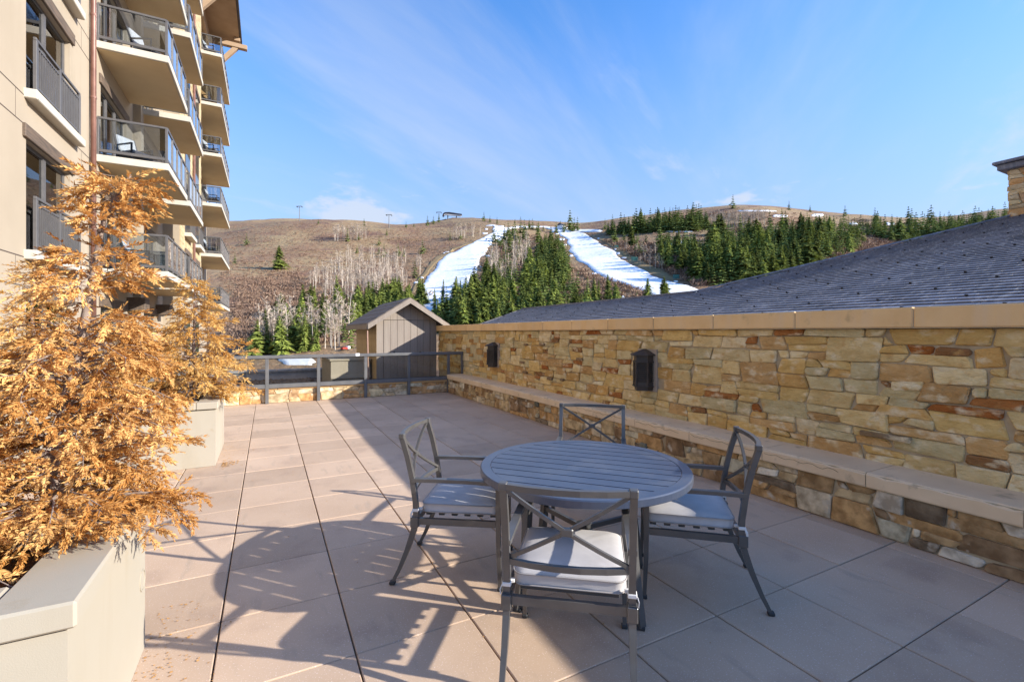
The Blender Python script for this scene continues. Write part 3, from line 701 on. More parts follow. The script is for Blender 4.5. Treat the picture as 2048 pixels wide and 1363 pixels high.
smesh = {w: shingle_mb(w).mesh('shingle', M['slate']) for w in (0.22, 0.27, 0.32, 0.38)}
sh.sort(key=lambda q: depth(q[0], q[1])+(9 if (q[0]*CA-q[1]*SA)/depth(q[0], q[1]) > 1.12 else 0))
wd = wloc(deck); rest = MB()
for i, (x, y, z, w, tl) in enumerate(sh):
    eu = (0, -PIT-0.012*tl, 0)
    if i < 290:
        o = bpy.data.objects.new('shingle', smesh[w]); COL.objects.link(o); o.parent = deck
        o.location = Vector((x, y, z-0.006))-wd; o.rotation_euler = eu
    else:
        t = MB(); t.v = list(shingle_mb(w).v); mt = Matrix.Translation((x, y, z-0.006)) @ Matrix.Rotation(eu[1], 4, 'Y')
        rest.add([mt @ Vector(p) for p in t.v], [(0,1,2,3),(7,6,5,4),(0,4,5,1),(1,5,6,2),(2,6,7,3),(3,7,4,0)])
o = PB(rest, 'shingle_field', M['slate'], deck); o['kind'] = 'stuff'
gm = MB().cbox((-0.03, -0.008, 0.0), (0.03, 0.008, 0.008), 0.003).cbox((-0.03, -0.013, 0.006), (-0.022, 0.013, 0.022), 0.003).mesh('snow_guard', M['guard'])
guards.sort(key=lambda q: depth(q[0], q[1]))
for (x, y, z) in guards[:295]:
    o = bpy.data.objects.new('snow_guard', gm); COL.objects.link(o); o.parent = deck
    o.location = Vector((x, y, z+0.008))-wd; o.rotation_euler = (0, -PIT, 0)
# ridge and rake trim
PB(MB().sweep([(7.2,12.99,rz_(7.2)+.012),(7.32,6.35,rz_(7.32)+.012)], 0.10, 0.028), 'ridge_cap', M['slate'], lodge)
PB(MB().sweep([(7.32,6.35,rz_(7.32)+.014),(9.25,4.85,rz_(9.25)+.014),(11.7,3.0,rz_(11.7)+.014),(15,.5,rz_(15)+.014)], 0.10, 0.028), 'hip_cap', M['slate'], lodge)
PB(MB().sweep([(EX-0.05,12.46,rz_(EX-0.05)-.04),(7.2,13.01,rz_(7.2)-.04)], 0.02, 0.10), 'rake_trim', M['rooftrim'], lodge)
# unseen wing right of the view, added to cast the shadow across the roof top
PB(MB().box((16.0, -1.9, -11.5), (22.0, 3.6, 6.7)), 'shadow_wing', M['facade'], lodge)
PB(MB().add([(15.6,-2.2,6.7),(22.4,-2.2,6.7),(22.4,3.9,6.7),(15.6,3.9,6.7),(15.6,-2.2,6.95),(22.4,-2.2,6.95),(22.4,3.9,6.95),(15.6,3.9,6.95),(19,-2.2,8.0),(19,3.9,8.0)], [(0,3,2,1),(0,1,5,8,4),(3,7,9,6,2),(0,4,7,3),(1,2,6,5),(4,8,9,7),(5,6,9,8)]), 'shadow_wing_roof', M['slate'], lodge)
# chimney on the lodge roof
cx0, cy0 = 11.45, 2.55
chim = thing('chimney', 'golden stone chimney with slate cap at the roof edge', 'chimney', (cx0+0.55, cy0+0.3, 3.5))
ctop = z_of(337, depth(11.6, 3.0))
cyf = cy0+0.62
PB(MB().box((cx0+0.005, cy0+0.005-0.6, 3.0), (cx0+1.1, cyf-0.005, ctop)), 'mortar_core', M['mortar'], chim)
stonework(chim, lambda u, v, w: (cx0-w, u, v), cy0-0.6, cyf, 3.25, ctop-0.005, 0.13, 0.09, [(2,1),(1,1),(2,2),(3,2),(3,1)], CURB, M['stone'], 41)
stonework(chim, lambda u, v, w: (u, cyf+w, v), cx0, cx0+1.1, 3.25, ctop-0.005, 0.13, 0.09, [(2,1),(1,1),(2,2),(3,2),(3,1)], CURB, M['stone'], 43)
stonework(chim, lambda u, v, w: (u, cy0-0.6-w, v), cx0, cx0+1.1, 3.25, ctop-0.005, 0.13, 0.09, [(2,1),(1,1),(2,2),(3,2),(3,1)], CURB, M['stone'], 44)
PB(MB().cbox((cx0-0.12, cy0-0.72, ctop), (cx0+1.22, cyf+0.12, ctop+0.10), 0.012).cbox((cx0-0.17, cy0-0.77, ctop+0.102), (cx0+1.27, cyf+0.17, ctop+0.155), 0.01), 'cap', M['slate'], chim)

# ------------------------------------------------------------------ round table
tcx, tcy = 1.733, 2.352
TH = 0.76; TR = 0.637
SLA = math.atan2(0.742, -0.669)
table = thing('round_table', 'round blue-grey slatted metal table between the four chairs', 'table', (tcx, tcy, 0), SLA)
top = MB(); n = 96; vs = []
for k in range(n):
    a = 2*math.pi*k/n
    for (r, z) in ((TR-0.062, TH), (TR-0.006, TH), (TR, TH-0.006), (TR, TH-0.040), (TR-0.004, TH-0.044), (TR-0.030, TH-0.044), (TR-0.030, TH-0.020), (TR-0.062, TH-0.020)): vs.append((r*math.cos(a), r*math.sin(a), z))
top.add(vs, [(8*k+e, 8*((k+1) % n)+e, 8*((k+1) % n)+(e+1) % 8, 8*k+(e+1) % 8) for k in range(n) for e in range(8)])
top.build('rim', M['tabletop'], table)
ri = TR-0.0635; ns = 11; sw = 2*ri/ns
for k in range(ns):
    y0, y1 = -ri+sw*k+0.0048, -ri+sw*(k+1)-0.0048
    L_ = []; m = 8
    for q in range(m+1):
        y = y0+(y1-y0)*q/m; L_.append((math.sqrt(max(ri*ri-y*y, 1e-5))-0.002, y))
    poly = L_+[(-x, y) for x, y in L_[::-1]]
    MB().prism(poly, TH-0.012, TH-0.001).build('slat', M['tabletop'], table)
for k in (-0.28, 0.28): MB().box((k-0.02, -math.sqrt(ri*ri-k*k)+0.01, TH-0.029), (k+0.02, math.sqrt(ri*ri-k*k)-0.01, TH-0.0125)).build('batten', M['furn'], table)
for k in range(4):
    a = math.radians(180+90*k)-SLA+math.radians(3); c, s = math.cos(a), math.sin(a); r0, r1 = 0.40, 0.475
    up = (-s, c, 0)
    lg = MB().sweep([(r0*c, r0*s, TH-0.036), ((r0+0.02)*c, (r0+0.02)*s, 0.36), (r1*c, r1*s, 0.012)], 0.042, 0.042, up).build('leg', M['furn'], table)
    MB().cbox((r1*c-0.024, r1*s-0.024, 0), (r1*c+0.024, r1*s+0.024, 0.02), 0.004).build('foot_cap', M['foot'], table)
    MB().sweep([(0.42*c, 0.42*s, 0.355), (0.03*c, 0.03*s, 0.365)], 0.022, 0.03).build('stretcher', M['furn'], table)
MB().tube([(0, 0, 0.335), (0, 0, 0.395)], 0.045, 16).build('hub', M['foot'], table)

# ------------------------------------------------------------------ armchairs
def make_chair(label):
    t = thing('armchair', label, 'chair', (0,0,0), 0, 'grey metal armchairs around the round table')
    f = M['furn']; hw = 0.268
    # local frame: the sitter looks along +Y
    for s in (-1, 1):
        x = s*hw
        pth = [(x*1.02, -0.43, 0.012), (x*1.01, -0.385, 0.10), (x, -0.335, 0.22), (x, -0.295, 0.34), (x, -0.278, 0.43), (x, -0.283, 0.52), (x, -0.303, 0.66), (x, -0.335, 0.80), (x, -0.370, 0.915)]
        lg = MB().sweep(pth, [0.020,0.023,0.027,0.030,0.030,0.030,0.030,0.030,0.030], [0.020,0.024,0.030,0.034,0.034,0.031,0.030,0.030,0.030], (0,1,0)).build('back_leg', f, t)
        MB().cbox((x*1.02-0.017, -0.449, 0), (x*1.02+0.017, -0.413, 0.022), 0.005).build('foot_cap', M['foot'], t)
        MB().cbox((x-0.018, -0.388, 0.908), (x+0.018, -0.352, 0.942), 0.004).build('finial_cap', f, t)
        MB().sweep([(x, 0.248, 0.012), (x, 0.238, 0.25), (x, 0.236, 0.43), (x, 0.236, 0.632)], [0.020,0.026,0.029,0.029], [0.020,0.026,0.029,0.029], (0,1,0)).build('front_leg', f, t)
        MB().cbox((x-0.016, 0.232, 0), (x+0.016, 0.264, 0.022), 0.005).build('foot_cap', M['foot'], t)
        MB().sweep([(x, -0.306, 0.655), (x, -0.15, 0.657), (x, 0.05, 0.656), (x, 0.262, 0.646)], 0.038, 0.022, (0,0,1)).build('arm', f, t)
        MB().cbox((x-0.022, -0.312, 0.365), (x+0.022, -0.262, 0.43), 0.003).build('joint_block', f, t)
        MB().sweep([(x, -0.27, 0.402), (x, 0.22, 0.402)], 0.024, 0.038).build('side_rail', f, t)
    MB().sweep([(-hw, -0.285, 0.402), (hw, -0.285, 0.402)], 0.024, 0.038).build('rear_rail', f, t)
    MB().sweep([(-hw, 0.236, 0.402), (hw, 0.236, 0.402)], 0.024, 0.038).build('front_rail', f, t)
    for k in range(6): MB().cbox((-hw+0.05, -0.232+k*0.082, 0.422), (hw-0.05, -0.195+k*0.082, 0.440), 0.002).build('seat_slat', f, t)
    def bow(u): return -0.040*(1-u*u)
    def bk(z): return -0.283-(0.087)*max(0, (z-0.52)/0.395)**1.25
    MB().sweep([(hw*u, bk(0.92)+bow(u), 0.925) for u in (-1,-.6,-.2,.2,.6,1)], 0.024, 0.025).build('top_rail', f, t)
    MB().sweep([(hw*u, bk(0.575)+bow(u), 0.575) for u in (-1,-.6,-.2,.2,.6,1)], 0.020, 0.025).build('lower_rail', f, t)
    for s in (-1, 1):
        pts = []
        for q in range(9):
            u = -1+q/4; z = 0.75+s*u*0.160; pts.append((hw*0.95*u, bk(z)+bow(u)+0.004*s, z))
        MB().sweep(pts, 0.016, 0.016, (0,1,0)).build('cross_bar', f, t)
    MB().cbox((-0.027, bk(0.75)-0.055, 0.733), (0.027, bk(0.75)-0.029, 0.767), 0.006).build('cross_boss', f, t)
    # cushion: soft box
    cu = MB(); nx, ny = 16, 16; zz0, zz1 = 0.441, 0.518; W2, D0, D1 = 0.248, -0.255, 0.245
    ring = []; rr = random.Random(17)
    def outline(ins, z, k):
        pts = []; cr = 0.05
        for (sx, sy) in ((1,1),(-1,1),(-1,-1),(1,-1)):
            ccx = sx*(W2-ins-cr); ccy = (D1-ins-cr) if sy > 0 else (D0+ins+cr)
            a0 = {(1,1):0,(-1,1):90,(-1,-1):180,(1,-1):270}[(sx,sy)]
            for q in range(7): a = math.radians(a0+15*q); pts.append((ccx+cr*math.cos(a), ccy+cr*math.sin(a), z+k*rr.uniform(-0.0012, 0.0012)))
        return pts
    prof = [(0.05, zz0-0.0005), (0.012, zz0+0.002), (0.003, zz0+0.010), (0.0, zz0+0.014), (0.004, zz0+0.020), (0.0, 0.480), (0.004, zz1-0.024), (-0.001, zz1-0.017), (0.004, zz1-0.011), (0.020, zz1-0.002), (0.055, zz1+0.006), (0.12, zz1+0.011), (0.20, zz1+0.013)]
    vs = []; 
    for ins, z in prof: vs += outline(ins, z, 1)
    m = 28; fs = [tuple(range(m))[::-1], tuple((len(prof)-1)*m+k for k in range(m))]
    for i in range(len(prof)-1): fs += [(i*m+k, i*m+(k+1) % m, (i+1)*m+(k+1) % m, (i+1)*m+k) for k in range(m)]
    cush = cu.add(vs, fs).build('cushion', M['cushion'], t, True)
    for ins, z in ((-0.002, zz1-0.016), (-0.001, zz0+0.013)):
        L2 = outline(ins, z, 0); pm_ = MB().tube([(p[0]-cush.location.x, p[1]-cush.location.y, p[2]-cush.location.z) for p in L2+[L2[0]]], 0.0035, 5); pm_.build('piping', M['piping'], cush, True)
    for s in (-1, 1):
        x = s*hw
        o = MB().cbox((x-0.0195, -0.302, 0.462), (x+0.0195, -0.262, 0.480), 0.003).cbox((min(x-0.012*s, x-0.030*s), -0.268, 0.463), (max(x-0.012*s, x-0.030*s), -0.246, 0.478), 0.003).sweep([(x+0.020*s, -0.296, 0.470), (x+0.027*s, -0.304, 0.452), (x+0.024*s, -0.306, 0.432)], 0.003, 0.011, (0,1,0))
        o.build('strap', M['strap'], t)
    return t
chairs = [(1.100, 1.605, (0.613,0.790), 'grey metal armchair nearest the camera, seen from behind'),
          (0.905, 3.115, (0.827,-0.563), 'grey metal armchair on the sunny paver side of the round table'),
          (2.610, 1.880, (-0.75,0.66), 'dark grey metal armchair between the round table and stone bench'),
          (2.520, 3.295, (-0.64,-0.77), 'grey metal armchair behind the round table, mostly hidden by the top')]
c0 = make_chair(chairs[0][3])
for i, (bx, by, fd, lab) in enumerate(chairs):
    o = c0 if i == 0 else copy_tree(c0)
    l_ = math.hypot(*fd); fx, fy = fd[0]/l_, fd[1]/l_
    o.location = (bx+fx*0.36, by+fy*0.36, 0.001); o.rotation_euler = (0, 0, math.atan2(-fx, fy)); o['label'] = lab

# ------------------------------------------------------------------ dead orange conifers in the planters
def spray_set(rng, n=8, nl0=22):
    """small flat sprays of scale foliage: arrays of kite leaflets along +X, ~7 cm long"""
    out = []
    for _ in range(n):
        q = []
        Ls = rng.uniform(0.045, 0.085); nl = rng.randint(nl0, nl0+6)
        for k in range(nl):
            s = (k+0.6)/nl; sd = 1 if k % 2 else -1
            base = np.array((Ls*s*0.9, 0, -0.012*s*s)); ang = sd*rng.uniform(0.35, 1.0)*(1-0.5*s); el = rng.uniform(-0.5, 0.45)
            ln = rng.uniform(0.012, 0.025)*(1.05-0.35*s); wd_ = ln*rng.uniform(0.11, 0.20)
            d = np.array((math.cos(ang)*math.cos(el), math.sin(ang)*math.cos(el), math.sin(el)))
            nrm = np.array((-d[1], d[0], 0)); nrm /= np.linalg.norm(nrm); rl_ = rng.uniform(-0.9, 0.9)
            upv = np.cross(d, nrm); sdv = nrm*math.cos(rl_)+upv*math.sin(rl_)
            q.append((base, base+d*ln*0.45+sdv*wd_, base+d*ln, base+d*ln*0.45-sdv*wd_))
        out.append(np.array(q))
    return out
def dead_tree(name, label, trunk, lens, seed, nbr, matl, dens=1.0, leaf=1.0, elong=0.0, skip=(), ang_ok=None):
    rng = random.Random(seed); base = Vector(trunk[0])
    t = thing(name, label, 'tree', tuple(base), 0, 'dead orange conifers in the planters')
    P = [Vector(p) for p in trunk]; seg = [0]
    for a, b in zip(P[:-1], P[1:]): seg.append(seg[-1]+(b-a).length)
    TL = seg[-1]
    def tp(f):
        d = f*TL
        for i in range(len(P)-1):
            if d <= seg[i+1] or i == len(P)-2: return P[i].lerp(P[i+1], (d-seg[i])/max(seg[i+1]-seg[i], 1e-6))
    rad = lambda f: 0.027*(1-f)**0.8+0.004
    PB(MB().tube([tp(k/18) for k in range(19)], [rad(k/18) for k in range(19)], 8), 'trunk', M['bark'], t, True)
    bm = MB(); SP = spray_set(rng, 12, 24 if leaf < 1.2 else 14); Vs = []; tones = []
    ga = 2.39996; az = rng.uniform(0, 6)
    def place(p, d, sc, tn):
        q = SP[rng.randrange(len(SP))]*sc; d = d.normalized()
        sx = d.cross(Vector((0,0,1)))
        if sx.length < 1e-3: sx = Vector((1,0,0))
        sx.normalize(); uz = sx.cross(d); r = rng.uniform(-0.8, 0.8); 
        a = -sx*math.cos(r)+uz*math.sin(r); b = d.cross(a)
        R = np.array([[d.x,a.x,b.x],[d.y,a.y,b.y],[d.z,a.z,b.z]])
        Vs.append(q @ R.T+np.array(p)); tones.append(np.clip(tn+np.random.RandomState(rng.randrange(1<<30)).normal(0, 0.22, len(q)), 0, 1))
    for i in range(nbr):
        f = 0.07+0.92*((i+rng.uniform(0, 1))/nbr)**1.3; az += ga+rng.uniform(-0.5, 0.5)
        if any(a < f < b for a, b in skip) and rng.random() < 0.8: continue
        k = f*(len(lens)-1); i0 = min(int(k), len(lens)-2); Lb = (lens[i0]+(lens[i0+1]-lens[i0])*(k-i0))*rng.uniform(0.55, 1.15)
        o = tp(f); rise = rng.uniform(0.15, 0.75)+0.4*f+(0.2 if f < 0.3 else 0)
        dr = Vector((math.cos(az), math.sin(az), rise)).normalized()
        pts = [o]; cur = o.copy(); n = 6; dd = dr.copy(); tb = rng.choice((rng.uniform(0.0, 0.3), rng.uniform(0.3, 0.7), rng.uniform(0.6, 1.0)))
        for s in range(n):
            dd = (dd+Vector((rng.uniform(-.22,.22), rng.uniform(-.22,.22), -0.16+rng.uniform(-.12,.10)))).normalized(); cur = cur+dd*(Lb/n); pts.append(cur.copy())
        bm.tube(pts, [max(0.0014, (0.0035+0.010*Lb)*(1-s/n*0.85)*(1-0.5*f)) for s in range(n+1)], 5)
        nt_ = max(3, int(Lb*22*dens))
        for q in range(nt_):
            s = 0.22+0.78*(q+rng.random())/nt_; a = min(int(s*n), n-1); p = pts[a].lerp(pts[a+1], s*n-a); d0 = (pts[a+1]-pts[a]).normalized()
            side = d0.cross(Vector((0,0,1))).normalized()*(1 if q % 2 else -1)
            td = (d0*rng.uniform(0.45, 1.0)+side*rng.uniform(0.3, 0.9)+Vector((0,0,rng.uniform(-0.35, 0.45)))).normalized()
            tl = rng.uniform(0.05, 0.13)*(1.2-0.5*s); e = p+td*tl+Vector((0,0,-0.012))
            if rng.random() < 0.5: bm.tube([p, e], [0.0016, 0.0009], 3)
            m = rng.randint(2, 4)
            for h in range(m):
                w = (h+0.7)/m; place(tuple(p.lerp(e, w)), td+Vector((rng.uniform(-.55,.55), rng.uniform(-.55,.55), rng.uniform(-.6,.35))), leaf*rng.uniform(0.75, 1.25), tb+rng.uniform(-0.15, 0.15))
        for h in range(3): place(tuple(pts[-1]), dd+Vector((rng.uniform(-.4,.4), rng.uniform(-.4,.4), rng.uniform(-.4,.3))), leaf*1.1, tb)
    PB(bm, 'branches', M['bark'], t)
    V = np.concatenate(Vs).reshape(-1, 3)-np.array(base); F = np.arange(len(V)).reshape(-1, 4)
    npobj('crown', npmesh('crown', V, F, matl, np.concatenate(tones)), t)
    return t
def pt(px, py, d): x, y = w_of((px-1024)/FPX*d, d); return (x, y, z_of(py, d))
T1d = 1.95
tr1 = [pt(112, 1118, 1.90), pt(108, 1000, 1.91), pt(118, 900, 1.93), pt(135, 790, 1.95), pt(160, 690, 1.97), pt(178, 600, 1.98), pt(196, 500, 1.99), pt(205, 440, 2.0), pt(238, 385, 2.0), pt(262, 350, 2.0)]
dead_tree('dead_conifer', 'tall leaning orange dead conifer in the near planter', tr1, [0.40, 0.44, 0.44, 0.42, 0.38, 0.32, 0.26, 0.19, 0.15, 0.14, 0.08], 5, 230, M['needle_dead'], 1.35, 1.0, skip=((0.58, 0.66), (0.76, 0.86)))
dead_tree('dead_conifer', 'dense low orange dead conifer at the left edge of the near planter', [(-1.30, 2.42, 0.63), (-1.28, 2.42, 0.9), (-1.30, 2.44, 1.2), (-1.27, 2.45, 1.45)], [0.62, 0.62, 0.5, 0.3, 0.1], 9, 70, M['needle_dead'], 0.9, 1.05)
dead_tree('dead_conifer', 'orange dead conifer at the right end of the far planter', [(-0.82, 7.05, 0.63), (-0.80, 7.05, 1.0), (-0.83, 7.06, 1.5), (-0.80, 7.05, 1.9), (-0.82, 7.05, 2.26)], [0.60, 0.68, 0.64, 0.50, 0.32, 0.20, 0.08], 14, 140, M['needle_dead2'], 1.25, 1.35)
dead_tree('dead_conifer', 'pale orange dead conifer behind the near planter, against the hotel wall', [(-2.30, 7.05, 0.63), (-2.28, 7.05, 1.2), (-2.32, 7.06, 1.8), (-2.30, 7.05, 2.35)], [0.6, 0.68, 0.6, 0.42, 0.22, 0.06], 22, 85, M['needle_dead2'], 0.8, 1.35)
dead_tree('dead_conifer', 'orange dead conifer in the middle of the far planter', [(-1.55, 7.1, 0.63), (-1.53, 7.1, 1.1), (-1.56, 7.1, 1.5), (-1.55, 7.1, 1.85)], [0.55, 0.62, 0.5, 0.32, 0.1], 27, 70, M['needle_dead2'], 0.8, 1.35)

# ------------------------------------------------------------------ hotel
HX = -4.20; STO = 3.15
hotel = thing('hotel', 'tall cream stucco hotel with stacked balconies on the left', 'building', (-8.0, 22.0, -11.5))
bays = []      # openings in the long facade: (y0, y1, z0, z1)
NST = 7
WIN = (on_X(52, HX), on_X(140, HX))
DOORA = (17.15, 19.9); DOORB = (21.7, 24.6)
for s in range(NST):
    z = s*STO
    bays.append((WIN[0], WIN[1], z+0.05, z+2.22)); bays.append((5.6, 8.2, z+0.05, z+2.22))
    bays.append((DOORA[0], DOORA[1], z+0.12 if s else 0.02, z+2.30)); bays.append((DOORB[0], DOORB[1], z+0.12 if s else 0.02, z+2.30))
HT = NST*STO+1.2
def wall_with_holes(x, y0, y1, z0, z1, holes, th=0.25):
    """one wall face in boxes between openings"""
    mb = MB(); ycut = sorted(set([y0, y1]+[h[0] for h in holes]+[h[1] for h in holes])); ycut = [y for y in ycut if y0 <= y <= y1]
    for a, b in zip(ycut[:-1], ycut[1:]):
        hs_ = sorted([(h[2], h[3]) for h in holes if h[0] <= a+1e-6 and h[1] >= b-1e-6]); z = z0
        for (p, q) in hs_+[(z1, z1)]:
            if p > z+1e-4: mb.box((x-th, a, z), (x, b, p))
            z = max(z, q)
    return mb
PB(wall_with_holes(HX, 2.0, 26.0, -11.5, HT, bays), 'wall', M['facade'], hotel)
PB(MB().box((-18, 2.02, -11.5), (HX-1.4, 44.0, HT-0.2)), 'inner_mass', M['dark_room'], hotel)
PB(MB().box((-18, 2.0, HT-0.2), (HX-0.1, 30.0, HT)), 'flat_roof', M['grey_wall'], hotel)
for s in range(-1, NST):      # reveal joints scored into the stucco
    for dz in (2.48, 3.04):
        z = s*STO+dz; mb = MB()
        mb.box((HX-0.01, 2.05, z-0.010), (HX+0.0035, 16.45, z+0.010)); PB(mb, 'reveal_joint', M['joint'], hotel)
    for y in (11.2, 12.1, 15.6):
        PB(MB().box((HX-0.01, y-0.004, s*STO+2.49), (HX+0.0025, y+0.004, s*STO+3.03)), 'reveal_joint', M['joint'], hotel)
# floors and partitions inside the openings so rooms read dark
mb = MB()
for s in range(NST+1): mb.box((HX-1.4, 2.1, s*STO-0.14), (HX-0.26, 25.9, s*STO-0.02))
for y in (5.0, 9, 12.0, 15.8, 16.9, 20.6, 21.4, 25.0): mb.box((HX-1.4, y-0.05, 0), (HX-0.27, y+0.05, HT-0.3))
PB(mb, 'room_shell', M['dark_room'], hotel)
def curtain(y0, y1, z0, z1, x, parent):
    n = max(8, int((y1-y0)/0.035)); vs = []
    for k in range(n+1):
        y = y0+(y1-y0)*k/n; xx = x+0.03*math.sin(k*1.7)+0.012*math.sin(k*0.63); vs += [(xx, y, z0), (xx, y, z1)]
    PB(MB().add(vs, [(2*k, 2*k+2, 2*k+3, 2*k+1) for k in range(n)]), 'curtain', M['curtain'], parent, True)
def window(y0, y1, z0, z1, sill=True, lintel=True, juliet=True, nd=2, x=HX, curtains=True):
    fr = MB(); xf = x-0.10; w = 0.07
    fr.box((xf-0.06, y0, z0), (xf, y0+w, z1)).box((xf-0.06, y1-w, z0), (xf, y1, z1)).box((xf-0.06, y0+w, z1-w), (xf, y1-w, z1)).box((xf-0.06, y0+w, z0), (xf, y1-w, z0+w))
    for k in range(1, nd): 
        y = y0+(y1-y0)*k/nd; fr.box((xf-0.06, y-0.06, z0+w), (xf+0.012, y+0.06, z1-w))
    f = PB(fr, 'window', M['bronze'], hotel)
    for k in range(nd):
        a = y0+(y1-y0)*k/nd+0.06; b = y0+(y1-y0)*(k+1)/nd-0.06
        PB(MB().box((xf-0.034, a, z0+w), (xf-0.024, b, z1-w)), 'pane', M['glass_pane'], f)
    if curtains:
        curtain(y0+0.08, y0+(y1-y0)*0.40, z0+0.03, z1-0.05, xf-0.10, f); curtain(y0+(y1-y0)*0.56, y0+(y1-y0)*0.93, z0+0.03, z1-0.05, xf-0.10, f)
    if lintel: PB(MB().cbox((x-0.09, y0-0.16, z1+0.004), (x+0.055, y1+0.16, z1+0.27), 0.012), 'lintel', M['timber'], hotel)
    if sill: PB(MB().cbox((x-0.1, y0-0.10, z0-0.20), (x+0.20, y1+0.34, z0-0.012), 0.015), 'sill', M['slab'], hotel)
    if juliet:
        xr2 = x+0.11; a, b = y0+0.04, y1+0.22
        jl = PB(MB().cbox((xr2-0.025, a, z0+1.02), (xr2+0.025, b, z0+1.075), 0.005), 'juliet_railing', M['bronze'], hotel)
        for y in (a+0.05, (a+b)/2, b-0.04): PB(MB().cbox((xr2-0.028, y-0.045, z0-0.012), (xr2+0.028, y+0.045, z0+1.02), 0.004), 'post', M['bronze'], jl)
        for zz in (0.09, 0.90): PB(MB().box((xr2-0.016, a+0.1, z0+zz), (xr2+0.016, b-0.09, z0+zz+0.04)), 'rail', M['bronze'], jl)
        n = 22
        for k in range(n):
            y = a+0.10+(b-a-0.20)*(k+0.5)/n; PB(MB().box((xr2-0.011, y-0.013, z0+0.125), (xr2+0.011, y+0.013, z0+0.905)), 'baluster', M['bronze'], jl)
for s in range(4): window(WIN[0], WIN[1], s*STO+0.05, s*STO+2.22, sill=s > 0, juliet=s > 0)
for s in range(NST):
    for (a, b) in (DOORA, DOORB):
        if s < 6: window(a, b, s*STO+(0.12 if s else 0.02), s*STO+2.30, sill=False, juliet=False, nd=3)
# downspout
yd = on_X(187, HX+0.09); dsp = MB()
PB(MB().tube([(HX+0.09, yd, -2.0), (HX+0.09, yd, HT)], 0.062, 12), 'downspout', M['copper'], hotel, True)
for z in np.arange(1.2, HT, 2.2): PB(MB().tube([(HX+0.09, yd, z), (HX+0.09, yd, z+0.05)], 0.070, 12), 'pipe_bracket', M['copper'], hotel)
# pilaster between the two balcony stacks, and the shingled bay past them
PB(MB().box((HX-0.1, 20.75, -2), (HX+0.22, 21.2, HT)), 'pilaster', M['facade'], hotel)
BAY = -3.55
bay = PB(MB().box((-9, 26.0, -11.5), (BAY-0.02, 33.4, HT+1.0)), 'bay_wall', M['facade'], hotel)
rng = random.Random(2); k = 0; shs = MB()
for r in range(int(17/0.26)):
    z = 4.2+r*0.26; y = 26.0+(0.0 if r % 2 else -0.18)
    while y < 33.4:
        w = 0.40; a, b = max(y, 26.0)+0.008, min(y+w, 33.4)-0.008
        if b > a+0.05: shs.box((BAY-0.02, a, z), (BAY+0.012+rng.uniform(0, 0.02), b, z+0.248))
        y += w
o = PB(shs, 'shingle_cladding', M['shinglewall'], bay); o['kind'] = 'stuff'
for s in range(6):
    for (a, b) in ((27.2, 28.8), (30.6, 32.2)):
        z = s*STO
        bw = PB(MB().box((BAY-0.01, a, z+0.1), (BAY+0.045, b, z+2.2)), 'window', M['bronze'], hotel)
        for q in (0, 1): PB(MB().box((BAY+0.046, a+0.1+0.72*q, z+0.2), (BAY+0.052, a+0.78+0.72*q, z+2.1)), 'pane', M['glass_dark'], bw)
        PB(MB().cbox((BAY, a-0.15, z+2.22), (BAY+0.10, b+0.15, z+2.46), 0.01), 'lintel', M['timber'], hotel)
        if s in (1, 2): 
            PB(MB().cbox((BAY, a-0.15, z-0.12), (BAY+0.32, b+0.2, z+0.06), 0.01), 'sill', M['slab'], hotel)
            jr = PB(MB().cbox((BAY+0.22, a-0.1, z+1.0), (BAY+0.27, b+0.1, z+1.05), 0.004), 'juliet_railing', M['bronze'], hotel)
            for q in range(12): 
                y = a-0.08+(b-a+0.16)*q/11; PB(MB().box((BAY+0.235, y-0.012, z+0.06), (BAY+0.255, y+0.012, z+1.0)), 'baluster', M['bronze'], jr)
PB(MB().tube([(BAY+0.1, 29.8, -2), (BAY+0.1, 29.8, HT)], 0.06, 8), 'downspout', M['copper'], hotel)
PB(MB().box((-9, 33.4, -11.5), (HX, 43.2, HT+2.0)), 'end_wall', M['facade'], hotel)
for s in range(7):      # doors at the end stack
    z = s*STO+0.1
    dw = PB(MB().box((HX-0.01, 35.0, z), (HX+0.05, 38.6, z+2.2)), 'glass_door', M['bronze'], hotel)
    for q in range(3): PB(MB().box((HX+0.051, 35.1+1.18*q, z+0.1), (HX+0.057, 36.15+1.18*q, z+2.1)), 'pane', M['glass_dark'], dw)

